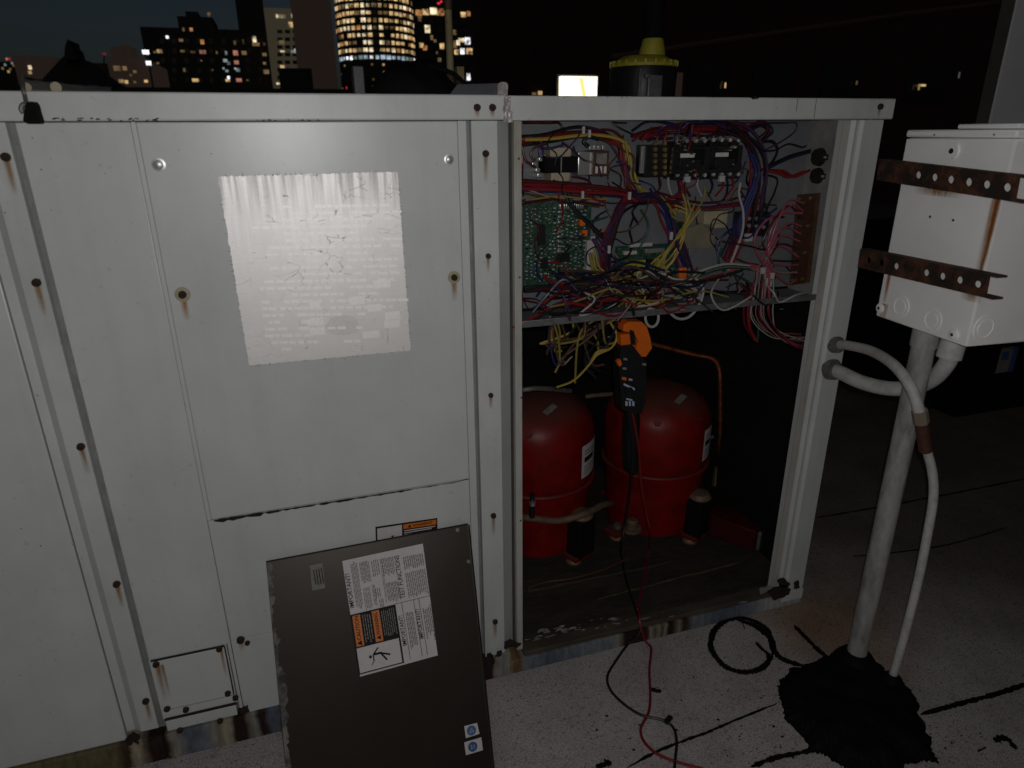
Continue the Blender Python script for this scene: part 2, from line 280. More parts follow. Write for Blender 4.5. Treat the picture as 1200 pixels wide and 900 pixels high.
def roof_material():
    m = bpy.data.materials.new('granulated_cap_sheet'); m.use_nodes = True
    n = m.node_tree.nodes; l = m.node_tree.links; b = n['Principled BSDF']
    tc = n.new('ShaderNodeTexCoord')
    def nz(scale, det=4, rough=.6):
        t = n.new('ShaderNodeTexNoise'); t.inputs['Scale'].default_value = scale; t.inputs['Detail'].default_value = det; t.inputs['Roughness'].default_value = rough
        l.new(tc.outputs['Object'], t.inputs['Vector']); return t.outputs[0]
    def ramp(x, p0, p1, c0, c1):
        r = n.new('ShaderNodeValToRGB'); r.color_ramp.elements[0].position = p0; r.color_ramp.elements[1].position = p1
        r.color_ramp.elements[0].color = (*c0, 1); r.color_ramp.elements[1].color = (*c1, 1); l.new(x, r.inputs[0]); return r.outputs[0]
    def mul(a, b_):
        x = n.new('ShaderNodeMix'); x.data_type = 'RGBA'; x.blend_type = 'MULTIPLY'; x.inputs[0].default_value = 1; l.new(a, x.inputs[6]); l.new(b_, x.inputs[7]); return x.outputs[2]
    base = ramp(nz(2.2, 6), .35, .65, (.36, .335, .33), (.46, .43, .425))
    gran = ramp(nz(330, 3, .8), .34, .60, (.36, .34, .34), (1.15, 1.15, 1.15))
    speck = ramp(nz(120, 2), .32, .40, (.55, .53, .52), (1, 1, 1))
    blot = ramp(nz(26, 5, .75), .30, .42, (.70, .68, .66), (1, 1, 1))
    wear = ramp(nz(5.5, 7, .7), .30, .66, (.76, .74, .73), (1.08, 1.07, 1.06)); scuf = ramp(nz(60, 4, .8), .28, .5, (.72, .71, .70), (1, 1, 1))
    c = mul(mul(mul(base, gran), mul(speck, blot)), mul(wear, scuf))
    # rust-tinted patch of run-off beside the unit's corner
    gm = n.new('ShaderNodeVectorMath'); gm.operation = 'SUBTRACT'; gm.inputs[1].default_value = (.93, -.10, 0); l.new(tc.outputs['Object'], gm.inputs[0])
    ln = n.new('ShaderNodeVectorMath'); ln.operation = 'LENGTH'; l.new(gm.outputs[0], ln.inputs[0])
    wob = n.new('ShaderNodeMath'); wob.operation = 'MULTIPLY_ADD'; wob.inputs[1].default_value = .22; l.new(nz(9, 4), wob.inputs[0]); l.new(ln.outputs['Value'], wob.inputs[2])
    tint = ramp(wob.outputs[0], .16, .36, (.95, .70, .50), (1, 1, 1))
    # darker and browner toward the right and the far side, with a noisy edge
    sp_ = n.new('ShaderNodeSeparateXYZ'); l.new(tc.outputs['Object'], sp_.inputs[0])
    md = n.new('ShaderNodeMath'); md.operation = 'MULTIPLY_ADD'; md.inputs[1].default_value = .9; l.new(nz(1.7, 6), md.inputs[0]); dg_ = n.new('ShaderNodeMath'); dg_.operation = 'ADD'; l.new(sp_.outputs[0], dg_.inputs[0]); l.new(sp_.outputs[1], dg_.inputs[1]); l.new(dg_.outputs[0], md.inputs[2])
    right_tone = ramp(md.outputs[0], 0, 1, (1, 1, 1), (1, 1, 1))
    mr = n.new('ShaderNodeMapRange'); mr.inputs[1].default_value = 1.15; mr.inputs[2].default_value = 1.95; l.new(md.outputs[0], mr.inputs[0])
    gx = n.new('ShaderNodeMix'); gx.data_type = 'RGBA'; gx.inputs[6].default_value = (1, 1, 1, 1); gx.inputs[7].default_value = (.40, .37, .31, 1); l.new(mr.outputs[0], gx.inputs[0])
    c = mul(mul(c, tint), gx.outputs[2])
    l.new(c, b.inputs['Base Color']); b.inputs['Roughness'].default_value = .95; b.inputs['Specular IOR Level'].default_value = .2
    bp = n.new('ShaderNodeBump'); bp.inputs['Strength'].default_value = .5; bp.inputs['Distance'].default_value = .002
    l.new(nz(330, 3, .8), bp.inputs['Height']); l.new(bp.outputs[0], b.inputs['Normal'])
    return m
M['roof'] = roof_material()

# ------------------------------------------------------------------ mesh helpers
class MB:
    def __init__(s): s.bm = bmesh.new(); s.bm.faces.layers.int.new('keep')
    def box(s, x0, x1, y0, y1, z0, z1, bev=0, mtx=None):
        vs = [s.bm.verts.new(p) for p in ((x0, y0, z0), (x1, y0, z0), (x1, y1, z0), (x0, y1, z0), (x0, y0, z1), (x1, y0, z1), (x1, y1, z1), (x0, y1, z1))]
        fs = [s.bm.faces.new([vs[i] for i in q]) for q in ((0, 3, 2, 1), (4, 5, 6, 7), (0, 1, 5, 4), (1, 2, 6, 5), (2, 3, 7, 6), (3, 0, 4, 7))]
        if bev:
            es = list({e for f in fs for e in f.edges})
            r = bmesh.ops.bevel(s.bm, geom=es, offset=bev, segments=2, affect='EDGES', profile=.5)
            kl = s.bm.faces.layers.int.get('keep')
            bf = set(f for f in r['faces'] if f.is_valid)
            for f in {g for v in {v for f in bf for v in f.verts} for g in v.link_faces}: f[kl] = 2 if f in bf and f.calc_area() < (40*bev)**2 and min(e.calc_length() for e in f.edges) < bev*1.2 else 1
            vs = list({v for f in r['faces'] for v in f.verts} | {v for v in vs if v.is_valid})
        if mtx:
            for v in vs: v.co = mtx @ v.co
        return s
    def hexa(s, p):   # 8 corners: 4 front loop, 4 back loop
        vs = [s.bm.verts.new(q) for q in p]
        for q in ((0, 1, 2, 3), (7, 6, 5, 4), (0, 4, 5, 1), (1, 5, 6, 2), (2, 6, 7, 3), (3, 7, 4, 0)): s.bm.faces.new([vs[i] for i in q])
        return s
    def slab(s, quad, n, t):      # quad of points, thickness t along -n (n toward the viewer)
        return s.hexa([V(q) for q in quad] + [V(q) - n*t for q in quad])
    def prism(s, poly, d):         # polygon of points extruded by the vector d
        a = [s.bm.verts.new(p) for p in poly]; b = [s.bm.verts.new(V(p)+V(d)) for p in poly]
        s.bm.faces.new(a); s.bm.faces.new(b[::-1])
        for i in range(len(a)):
            j = (i+1) % len(a); s.bm.faces.new((a[j], a[i], b[i], b[j]))
        return s
    def cyl(s, p0, p1, r0, r1=None, seg=16, cap=True):
        r1 = r0 if r1 is None else r1
        p0, p1 = V(p0), V(p1); d = (p1-p0).normalized(); a = d.orthogonal().normalized(); b = d.cross(a)
        A, B = [], []
        for k in range(seg):
            t = 2*math.pi*k/seg; q = a*math.cos(t)+b*math.sin(t)
            A.append(s.bm.verts.new(p0+q*r0)); B.append(s.bm.verts.new(p1+q*r1))
        for k in range(seg):
            j = (k+1) % seg; s.bm.faces.new((A[k], A[j], B[j], B[k]))
        if cap: s.bm.faces.new(A[::-1]); s.bm.faces.new(B)
        return s
    def tube(s, pts, r, seg=8, cap=True, radii=None):
        pts = [V(p) for p in pts]; rings = []; a = None
        for i, p in enumerate(pts):
            d = (pts[min(i+1, len(pts)-1)]-pts[max(i-1, 0)])
            if d.length < 1e-9: d = V((0, 0, 1))
            d.normalize()
            a = d.orthogonal().normalized() if a is None else (a - d*a.dot(d))
            if a.length < 1e-6: a = d.orthogonal()
            a.normalize(); b = d.cross(a); rr = radii[i] if radii else r
            rings.append([s.bm.verts.new(p+(a*math.cos(2*math.pi*k/seg)+b*math.sin(2*math.pi*k/seg))*rr) for k in range(seg)])
        for A, B in zip(rings, rings[1:]):
            for k in range(seg):
                j = (k+1) % seg; s.bm.faces.new((A[k], A[j], B[j], B[k]))
        if cap: s.bm.faces.new(rings[0][::-1]); s.bm.faces.new(rings[-1])
        return s
    def lathe(s, prof, c, seg=32, axis=None):
        c = V(c); ax = V(axis or (0, 0, 1)).normalized(); a = ax.orthogonal().normalized(); b = ax.cross(a); rings = []
        for r, z in prof:
            rings.append([s.bm.verts.new(c+ax*z+(a*math.cos(2*math.pi*k/seg)+b*math.sin(2*math.pi*k/seg))*max(r, 1e-4)) for k in range(seg)])
        for A, B in zip(rings, rings[1:]):
            for k in range(seg):
                j = (k+1) % seg; s.bm.faces.new((A[k], A[j], B[j], B[k]))
        s.bm.faces.new(rings[0][::-1]); s.bm.faces.new(rings[-1])
        return s
    def build(s, name, m, parent=None, smooth=False, label=None, origin=None):
        me = bpy.data.meshes.new(name)
        bmesh.ops.recalc_face_normals(s.bm, faces=s.bm.faces[:])
        s.bm.faces.index_update(); kl = s.bm.faces.layers.int.get('keep'); flat = [f.index for f in s.bm.faces if kl and f[kl] == 1] if smooth else []
        s.bm.to_mesh(me); s.bm.free()
        me.materials.append(M[m] if isinstance(m, str) else m)
        if smooth:
            me.shade_smooth() if hasattr(me, 'shade_smooth') else None
            try: me.set_sharp_from_angle(angle=R(38))
            except Exception: pass
            for i in flat: me.polygons[i].use_smooth = False
        return link(name, me, parent, label, origin)
def wloc(o):
    p = V((0, 0, 0))
    while o: p += o.location; o = o.parent
    return p
def link(name, me, parent=None, label=None, origin=None):
    """mesh given in world coordinates; its object sits at origin (default: the parent's own origin)"""
    o = bpy.data.objects.new(name, me); COL.objects.link(o)
    base = wloc(parent) if parent else V((0, 0, 0))
    og = V(origin) if origin is not None else base
    me.transform(Matrix.Translation(-og)); o.location = og - base
    if parent: o.parent = parent
    if label: o['label'] = label
    return o
def dup(o, pos, parent=None, name=None):
    c = o.copy(); COL.objects.link(c)
    if name: c.name = name
    p = parent or o.parent
    c.parent = p; c.location = V(pos) - (wloc(p) if p else V((0, 0, 0)))
    return c
def tag(o, label=None, cat=None, group=None, kind=None):
    if label: o['label'] = label
    if cat: o['category'] = cat
    if group: o['group'] = group
    if kind: o['kind'] = kind
    return o
def empty(name, loc, label, cat, group=None):
    o = bpy.data.objects.new(name, None); COL.objects.link(o); o.location = loc; o.empty_display_size = .05
    return tag(o, label, cat, group)
def smooth(pts, n=6):
    pts = [V(p) for p in pts]
    if len(pts) < 3: return pts
    P = [pts[0]*2-pts[1]] + pts + [pts[-1]*2-pts[-2]]; out = []
    for i in range(1, len(P)-2):
        for k in range(n):
            t = k/n; a, b, c, d = P[i-1:i+3]
            out.append(.5*((2*b)+(c-a)*t+(2*a-5*b+4*c-d)*t*t+(3*b-a-3*c+d)*t**3))
    return out + [P[-2]]
def text_mesh(txt, size, p, ex, ey, m, parent, name='lettering', proud=.0006, align='CENTER', squeeze=1):
    cu = bpy.data.curves.new(name, 'FONT'); cu.body = txt; cu.size = size; cu.align_x = align; cu.align_y = 'CENTER'; cu.extrude = .0002; cu.offset = size*.010; cu.resolution_u = 2
    to = bpy.data.objects.new(name, cu); COL.objects.link(to)
    dg = bpy.context.evaluated_depsgraph_get(); me = bpy.data.meshes.new_from_object(to.evaluated_get(dg))
    bpy.data.objects.remove(to); ex = V(ex).normalized(); ey = V(ey).normalized(); n = ex.cross(ey); p = V(p)+n*proud
    me.transform(Matrix(((ex.x*squeeze, ey.x, n.x, p.x), (ex.y*squeeze, ey.y, n.y, p.y), (ex.z*squeeze, ey.z, n.z, p.z), (0, 0, 0, 1))))
    me.materials.clear(); me.materials.append(M[m]); me.name = name
    return link(name, me, parent)

# ------------------------------------------------------------------ ground and sky surroundings
def sheet(name, x0, x1, y0, y1, z, m):
    b = MB(); v = [b.bm.verts.new(p) for p in ((x0, y0, z), (x1, y0, z), (x1, y1, z), (x0, y1, z))]; b.bm.faces.new(v)
    return tag(b.build(name, m), kind='structure')
sheet('city_ground', -3000, 3000, -3000, 3000, -26, 'bldg_black')
b = MB(); b.box(-5, 9.5, -4, 12, -26, 0); tag(b.build('roof', 'roof'), kind='structure')

# ------------------------------------------------------------------ THE ROOFTOP UNIT
H = 1.30; HB = 1.2586
unit = empty('rooftop_unit', (0, .5, 0), 'large grey white rooftop air conditioning unit with one open wiring compartment', 'air conditioner')
XR = .925            # outer right corner
def fx(px, py=300): return at(px, py, 'y', 0).x
# top rails and sheet
MB().box(-1.7, .062, -.012, .02, HB, H, .003).build('top_rail', 'paint2', unit, True)
MB().box(.0645, XR+.004, -.010, .02, HB-.001, H-.001, .003).build('top_rail', 'paint2', unit, True)
MB().box(-1.7, XR, .021, 1.25, H-.012, H-.003).build('top_sheet', 'paint2', unit)
# fixed panels on the left
MB().box(-1.7, -.7665, .004, .02, .068, HB-.002, .002).build('side_panel', 'paint', unit, True)
# channel batten: left lip, sloping web, bolted flat
b = MB(); z0, z1 = .09, HB-.001
b.prism([(-.763, .003, z0), (-.7480, .004, z0), (-.7350, -.006, z0), (-.7025, -.006, z0), (-.7025, .018, z0), (-.763, .018, z0)], (0, 0, z1-z0))
b.build('panel_batten', 'paint2', unit, label='bolted vertical batten between left panels')
MB().box(-.7665, -.763, .0125, .02, .09, z1).build('groove_shade', 'groove_shade', unit)  # dark strip standing in for the shade of the groove
MB().box(-.7025, -.6935, .0125, .02, .09, z1).build('groove_shade', 'groove_shade', unit)
MB().box(-.6935, -.5399, .003, .02, .255, z1, .002).build('side_panel', 'paint', unit, True)
MB().box(-.5396, -.5329, .0040, .02, .5475, z1).build('panel_edge', 'paint', unit)
MB().box(-.6935, -.549, .0034, .02, .10, .2545).build('side_panel', 'paint', unit)
# the hinged service door and the panels under it
door = MB().box(-.5325, -.0238, .0012, .02, .549, HB-.001, .002).build('service_door', 'paint', unit, True, label='bolted service door with the faded data plate')
MB().box(-.0234, -.0085, .0025, .02, .046, HB-.001).build('panel_edge', 'paint', unit)
MB().box(-.5396, -.0238, .003, .02, .2602, .5462, .002).build('side_panel', 'paint', unit, True, label='lower fixed panel under the service door')
MB().box(-.5396, -.0238, .0035, .02, .052, .2595, .002).build('side_panel', 'paint', unit, True)
MB().box(-.547, -.541, .005, .02, .052, .2545).build('panel_edge', 'paint', unit)
MB().box(-.0085, -.0005, .0125, .02, .05, HB-.001).build('groove_shade', 'groove_shade', unit)
MB().box(-1.7, -.0005, .0205, .03, .05, HB-.001).build('backing_sheet', 'groove_shade', unit)
# small bolted cover plate, bottom left
MB().box(-.689, -.5535, -.001, .0032, .125, .2515, .0012).build('cover_plate', 'paint', unit, True)
MB().box(-.690, -.5525, .0005, .0033, .1235, .1245).build('rust_seam', 'rust_hole', unit)
MB().box(-.690, -.5525, -.0002, .0033, .2518, .2545).build('rust_seam', 'rust_hole', unit)
MB().box(-.5533, -.5515, .0, .0033, .1255, .2515).build('rust_seam', 'rust_hole', unit)
MB().box(-.689, -.552, -.004, .018, .073, .0985, .001).build('bottom_flange', 'paint2', unit, True)
MB().box(-.690, -.551, -.002, .019, .0987, .1015).build('rust_seam', 'rust_hole', unit)
# centre post with bolts, its rolled return and the opening's inner jamb
b = MB(); b.prism([(0, -.002, .068), (.0475, -.002, .068), (.0785, .030, .068), (.0785, .04, .068), (0, .02, .068)], (0, 0, HB-.001-.068)); b.build('centre_post', 'paint2', unit)
MB().box(.0835, .0985, .012, .03, .052, HB-.001, .001).build('jamb', 'jamb', unit, True)
MB().box(.0788, .0833, .026, .034, .052, HB-.001).build('groove_shade', 'chip', unit)  # dark filler painting the shade of the gap beside the jamb
# right corner post
b = MB(); x0 = .822
b.prism([(x0, .014, .05), (.840, .012, .05), (.846, .004, .05), (.852, .006, .05), (.858, .006, .05), (.863, -.001, .05), (.914, -.001, .05), (.914, .03, .05), (x0, .03, .05)], (0, 0, HB-.002-.05)); b.build('corner_post', 'paint2', unit)
MB().box(x0-.002, .838, .0105, .0132, .06, HB-.002).build('jamb', 'jamb', unit)
MB().box(.904, .914, .03, 1.24, .05, H-.013).build('end_wall', 'paint', unit)
MB().box(.8965, .9035, .031, 1.235, .04, H-.014).build('wall_lining', 'insul', unit)
MB().box(.10, .8963, .80, .84, .04, H-.014).build('wall_lining', 'insul', unit)
MB().box(.06, .0995, .041, .80, .04, H-.014).build('wall_lining', 'insul', unit)
MB().box(.0997, .8963, .13, .799, .86, .872).build('compartment_roof', 'blackm', unit)
MB().box(-1.7, XR-.012, 1.236, 1.25, .05, H-.013).build('back_wall', 'paint', unit)
# base: pan floor, lip, galvanised rail
MB().box(.0997, .896, .036, .80, .03, .058).build('base_pan', 'pan', unit)
MB().box(.0987, .846, .0, .0355, .0385, .0520, .003).build('pan_lip', 'pan_lip', unit, True)
MB().box(-.7, .062, -.006, .05, .0, .0665, .002).build('base_rail', 'rail', unit, True)
MB().box(-1.7, -.7005, -.0045, .05, .0, .0665, .002).build('base_rail', 'rail', unit, True)
MB().box(.0625, .912, -.0052, .05, .0, .0380, .002).build('base_rail', 'rail', unit, True)
MB().box(.845, .912, -.0075, .0, .018, .049, .001).build('corner_plate', 'paint2', unit, True)
# torn-looking rust holes at the foot of the posts: irregular flakes of scale
def blob(poly_px, y, m, name, parent, t=.0012, jit=.0, ax='y'):
    pts = []
    for (ax_, ay_), (bx_, by_) in zip(poly_px, poly_px[1:]+poly_px[:1]):
        for i in range(5): pts.append(at(ax_+(bx_-ax_)*i/5+random.gauss(0, .55), ay_+(by_-ay_)*i/5+random.gauss(0, .55), 'y', y))
    return MB().prism([p for p in pts], (0, t, 0)).build(name, m, parent)
for pl in (((899, 694), (906, 688), (921, 686), (927, 690), (925, 697), (908, 704)), ((911, 680), (918, 677), (926, 684), (924, 688), (914, 688)), ((932, 682), (936, 680), (937, 688), (933, 691), (930, 689))):
    blob(pl, -.0085, 'rust_hole', 'rust_hole', unit)
for pl in (((590, 752), (597, 750), (611, 754), (606, 759), (598, 757), (592, 761)), ((570, 766), (576, 765), (580, 772), (575, 792), (571, 792)), ((583, 764), (589, 762), (588, 768), (580, 771))):
    blob(pl, -.0075, 'rust_hole', 'rust_hole', unit)
for pl in (((146, 866), (156, 858), (164, 862), (162, 872), (156, 870), (150, 876)), ((174, 870), (188, 862), (192, 868), (180, 878)), ((279, 830), (290, 826), (292, 834), (282, 838))):
    blob(pl, -.0085, 'rust_hole', 'rust_hole', unit)
blob(((890, 690), (904, 687), (906, 692), (891, 697)), -.006, 'flake', 'foil_sticker', unit)
# --- bolts
bolt0 = MB().cyl((0, 0, 0), (0, -.0055, 0), .0068, .0062, 9).build('bolt', 'rust', None, False); bolt_me = bolt0.data; bpy.data.objects.remove(bolt0)
bm_ = MB(); bm_.lathe([(.0125, 0), (.0125, .0012), (.0085, .002), (.0080, .0045), (.005, .0060), (.0001, .0064)], (0, 0, 0), 20, (0, -1, 0)); sc0 = bm_.build('screw', 'zinc', None, True); screw_me = sc0.data; bpy.data.objects.remove(sc0)
def put(me, name, pos, parent, s=1):
    o = bpy.data.objects.new(name, me); COL.objects.link(o); o.parent = parent; o.location = V(pos)-wloc(parent); o.scale = (s, s, s); o.rotation_euler = (0, random.uniform(0, 3), 0); return o
_stain = {}
def stain(px, py, y, wdt, ln, m, parent, lean=0):
    p = at(px, py, 'y', y); b = MB(); uvl = b.bm.loops.layers.uv.new('UVMap')
    vs = [b.bm.verts.new(q) for q in ((p.x-wdt/2, y, p.z), (p.x+wdt/2, y, p.z), (p.x+wdt/2+lean, y, p.z-ln), (p.x-wdt/2+lean, y, p.z-ln))]
    f = b.bm.faces.new(vs)
    for lp, uv in zip(f.loops, ((0, 0), (1, 0), (1, 1), (0, 1))): lp[uvl].uv = uv
    return b.build('rust_stain', m, parent)
def bolt_at(px, py, y, s=1, run=.05, m='stain'):
    put(bolt_me, 'bolt', at(px, py, 'y', y), unit, s)
    if run: stain(px, py+1, y-.0006, .012*s, run, m, unit)
for px, py in ((7, 184), (43, 331), (95, 523), (137, 684), (171, 821)): bolt_at(px, py, -.0065, 1.0, .055)
for px, py in ((569, 180), (578, 604), (580, 728)): bolt_at(px, py, -.0025, .95, .05)
for px, py in ((572, 300), (575, 463)): bolt_at(px, py, -.0025, .8, .03)
for px, py in ((559, 126), (577, 126)): bolt_at(px, py, -.0125, .95, .016)
bolt_at(1031, 125, -.0105, .95, .02, 'stain2')
for px, py in ((183, 778), (257, 760), (196, 830), (267, 812), (218, 831), (276, 817)): bolt_at(px, py, -.0015, .95, .0)
for px, py in ((211, 855), (258, 844)): bolt_at(px, py, -.0045, .95, .0)
stain(184, 779, -.0018, .014, .10, 'stain', unit); stain(190, 779, -.0017, .008, .09, 'stain', unit); stain(259, 762, -.0018, .008, .07, 'stain', unit)
put(screw_me, 'screw', at(186, 193, 'y', .001), door, .82); put(screw_me, 'screw', at(526, 187, 'y', .001), door, .70)
for px, py, s in ((214, 345, 1.0), (532, 325, .95)):
    p = at(px, py, 'y', -.001); MB().lathe([(.0125*s, 0), (.0125*s, .0012), (.009*s, .0016)], p, 18, (0, -1, 0)).build('washer', 'cream', door, True)
    put(bolt_me, 'bolt', p+V((0, -.0012, 0)), door, s)
    stain(px, py+2, -.0012, .014, .045, 'stain2' if px < 300 else 'stain', unit)
bolt_at(282, 749, .0025, 1.2, .03); bolt_at(290, 753, .0025, .8, .0)
for px, py in ((608, 186), (609, 325), (611, 466), (610, 610)):
    MB().cyl(at(px, py, 'y', .0121), at(px, py, 'y', .0121)+V((0, -.0006, 0)), .0022, seg=10).build('screw_hole', 'chip', unit)
p = at(997, 305, 'y', .002); MB().box(p.x-.009, p.x+.009, .001, .006, p.z-.011, p.z+.011, .001).build('latch_slot', 'rust_hole', unit)
MB().box(p.x-.004, p.x+.009, .0004, .0009, p.z-.008, p.z+.006).build('latch', 'steel_dull', unit)
# rusted slit where the door's lower edge has lifted
b = MB(); pts = []; N = 60
for i in range(N+1):
    t = i/N; x = -.528+.50*t; th = (.0060 if t < .25 else .0036 if t < .75 else .0018)*random.uniform(.35, 1.15)*(1 if random.random() > .12 else .3)
    pts.append((x, .5478-(.0 if t < .95 else -.004*(t-.95)/.05), th))
for (xa, za, ta), (xb, zb, tb) in zip(pts, pts[1:]):
    vs = [b.bm.verts.new(q) for q in ((xa, -.0012, za-ta), (xb, -.0012, zb-tb), (xb, -.0012, zb+tb*.4), (xa, -.0012, za+ta*.4))]; b.bm.faces.new(vs)
b.build('rust_seam', 'rust_hole', unit)
# chipped paint: little flat flakes
def chips(px0, px1, py0, py1, y, n, smin, smax, asp=2.2):
    b = MB()
    for _ in range(n):
        p = at(random.uniform(px0, px1), random.uniform(py0, py1), 'y', y); s = random.uniform(smin, smax); k = random.randint(5, 7); rot = random.uniform(-.3, .3)
        vs = []
        for i in range(k):
            a = 2*math.pi*i/k; r = s*random.uniform(.5, 1.2); x, z = r*asp*math.cos(a), r*math.sin(a)
            vs.append(b.bm.verts.new((p.x+x*math.cos(rot)-z*math.sin(rot), y, p.z+x*math.sin(rot)+z*math.cos(rot))))
        b.bm.faces.new(vs)
    return tag(b.build('paint_chips', 'chip', unit), kind='stuff')
chips(62, 210, 138.5, 141.5, -.0126, 26, .0008, .0018, 2.6); chips(290, 420, 140, 142, -.0126, 14, .0006, .0012, 3)
chips(5, 70, 150, 330, -.0066, 12, .0005, .0012, 1.2); chips(560, 582, 200, 420, -.0026, 10, .0005, .0012, 1.4)
chips(20, 160, 200, 800, .0022, 9, .0005, .0013, 1.2); chips(20, 100, 600, 860, .003, 14, .0005, .0013, 1.2); chips(180, 540, 160, 560, -.0012, 12, .0004, .0010, 1.6)
chips(610, 940, 113.8, 114.5, -.0106, 8, .0005, .001, 3)
blob(((880, 114.2), (884, 113.6), (890, 113.8), (888, 117), (883, 116.5)), -.0115, 'rust', 'rust_hole', unit)
for px in (935, 957):
    p = at(px, 116, 'y', -.0106); MB().box(p.x-.0007, p.x+.0007, -.0107, -.0101, p.z-(.022 if px < 950 else .036), p.z).build('scratch', 'inkg', unit)
# --- faded foil data plate with its curling, nibbled edge
cor = [V((-.4255, 0, 1.1735)), V((-.1355, 0, 1.1745)), V((-.1325, 0, .8485)), V((-.4225, 0, .8505))]; poly = []
for a, b_ in zip(cor, cor[1:]+cor[:1]):
    k = 110
    for i in range(k):
        q = a.lerp(b_, i/k); nrm = V((-(b_-a).z, 0, (b_-a).x)).normalized()
        poly.append(q+nrm*((max(0, .0009+.0016*NZ.noise(V((q.x*140, q.z*140, 2)))+random.uniform(-.0004, .0004))) if i else 0))
poly = [V((q.x, -.0022, q.z)) for q in poly]
dp = MB().prism(poly, (0, .0014, 0)).build('data_plate', 'foil', door, label='faded peeling bare metal data plate')
M['foil_pale'] = mat('pale_faded_print', (1.0, .975, .965), .58, .66, var=.08, vscale=200); M['foil_grey'] = mat('rubbed_print', (.80, .77, .765), .56, .72, var=.12, vscale=120)
zp = lambda x, y, yy=-.0024: at(240+x/3.4615, 180+y/3.4615, 'y', yy)
for x0_, y0_, x1_, y1_ in ((420, 667, 482, 696), (426, 706, 486, 736), (586, 580, 648, 612), (686, 514, 752, 545), (424, 596, 466, 622), (730, 642, 790, 672), (728, 676, 792, 706), (640, 720, 708, 748), (660, 612, 716, 640)):
    MB().prism([zp(x0_, y0_+3), zp(x1_, y0_-3), zp(x1_+1, y1_-3), zp(x0_+1, y1_+3)], (0, .0003, 0)).build('print_box', 'foil_pale', dp)
MB().prism([zp(560+66*math.cos(t)*(1+.1*math.sin(3*t)), 695+46*math.sin(t)*(1+.12*math.cos(2*t)), -.0028) for t in [k*math.pi/12 for k in range(24)]], (0, .0003, 0)).build('rubbed_patch', 'foil_grey', dp)
b = MB(); rp_ = random.Random(5)
for k in range(22):
    y = 222+k*27.5; x = 185+k*3.2+rp_.choice([0, 0, 20, 60, 130]); xe = 770+k*1.2-rp_.choice([0, 0, 30, 120, 300])
    if k > 15: xe = min(xe, 415 if k % 2 else 640)
    while x < xe:
        ln = rp_.uniform(14, 46); h_ = 5.5
        if rp_.random() < .82: b.prism([zp(x, y+h_-x*.018, -.0032), zp(x+ln, y+h_-x*.018, -.0032), zp(x+ln, y-h_-x*.018, -.0032), zp(x, y-h_-x*.018, -.0032)], (0, .0002, 0))
        x += ln+rp_.uniform(5, 12)
tag(b.build('print_lines', 'foil_pale', dp), kind='stuff')
b = MB()
for a_, b2 in zip(cor, cor[1:]+cor[:1]):
    for i in range(34):
        q = a_.lerp(b2, random.uniform(.01, .99)); d = (b2-a_).normalized(); nrm = V((-d.z, 0, d.x)); ln = random.uniform(.002, .0075); wd = random.uniform(.0003, .0007); t_ = nrm*ln+d*random.uniform(-.002, .002)
        b.bm.faces.new([b.bm.verts.new((v.x, -.00235, v.z)) for v in (q-d*wd, q+d*wd, q+t_)])
tag(b.build('edge_cracks', 'inkg', dp), kind='stuff')
# --- small warning sticker half hidden behind the leaning panel
def face(px, py, y=.0024): return at(px, py, 'y', y)
def stick(quad_px, y, m, name, parent, t=.0005): return MB().prism([face(px, py, y) for px, py in quad_px], (0, t, 0)).build(name, m, parent)
wl = stick(((440, 617.5), (512.5, 607), (513, 650), (441, 660)), .0026, 'ink', 'warning_sticker', unit)
stick(((442, 619.5), (471, 615), (471.5, 650), (443, 655)), .0022, 'paper', 'pictogram_field', wl)
MB().cyl(face(460, 628, .0021), face(460, 628, .0018), .0030, seg=12).build('pictogram', 'ink', wl)
stick(((472.5, 614.8), (511, 609), (511.2, 614.5), (472.8, 620)), .0022, 'orange', 'warning_band', wl)
text_mesh('\u25b2 WARNING', .0085, face(492, 614.5, .0021), (1, 0, 0), (0, 0, 1), 'ink', wl)
for k, py in enumerate((621.5, 624, 626.5)):
    stick(((473.5, py+.2), (510-4*(k % 2), py-5.3), (510-4*(k % 2), py-4.3), (473.5, py+1.2)), .0022, 'paper', 'print_line', wl)

# ------------------------------------------------------------------ electrical compartment
PB = .118
MB().box(.0997, .828, PB, PB+.004, .878, HB+.02).build('control_backplate', 'plate_grey', unit)
MB().box(.8285, .834, .016, PB+.004, .86, HB+.02).build('control_side_plate', 'plate_tan', unit)
MB().box(.0997, .828, .018, PB-.001, .868, .8725).build('control_shelf', 'plate_grey', unit)
MB().box(.0997, .832, .0145, .0175, .866, .880, .001).build('shelf_lip', 'steel_dull', unit, True)
MB().box(.0997, .8963, .03, .80, HB+.0275, HB+.030).build('compartment_ceiling', 'insul', unit)
MB().box(.0997, .828, PB-.012, PB-.001, HB-.012, HB-.006).build('panel_ridge', 'plate_grey', unit)
def eb(px0, py0, px1, py1, y0, y1, m, name, parent=unit, bev=.0015, sm=True):
    a = at(px0, py0, 'y', y0); c = at(px1, py1, 'y', y0)
    return MB().box(min(a.x, c.x), max(a.x, c.x), y0, y1, min(a.z, c.z), max(a.z, c.z), bev).build(name, m, parent, sm)
YB = PB-.0005
# transformer
tr = eb(639, 184, 677, 202, .068, YB-.008, 'blackm', 'transformer')
eb(645, 173, 669, 184, .074, YB-.002, 'cream', 'coil', tr); eb(646, 202, 668, 212.5, .074, YB-.002, 'cream', 'coil', tr)
eb(657.3, 184.5, 658.2, 201.5, .0675, .069, 'silver', 'core_seam', tr, 0, False)
for px, py in ((624, 190), (628, 197), (632, 184), (630, 203)): eb(px, py, px+5, py+5, .085, YB, 'silver', 'terminal', tr, .001)
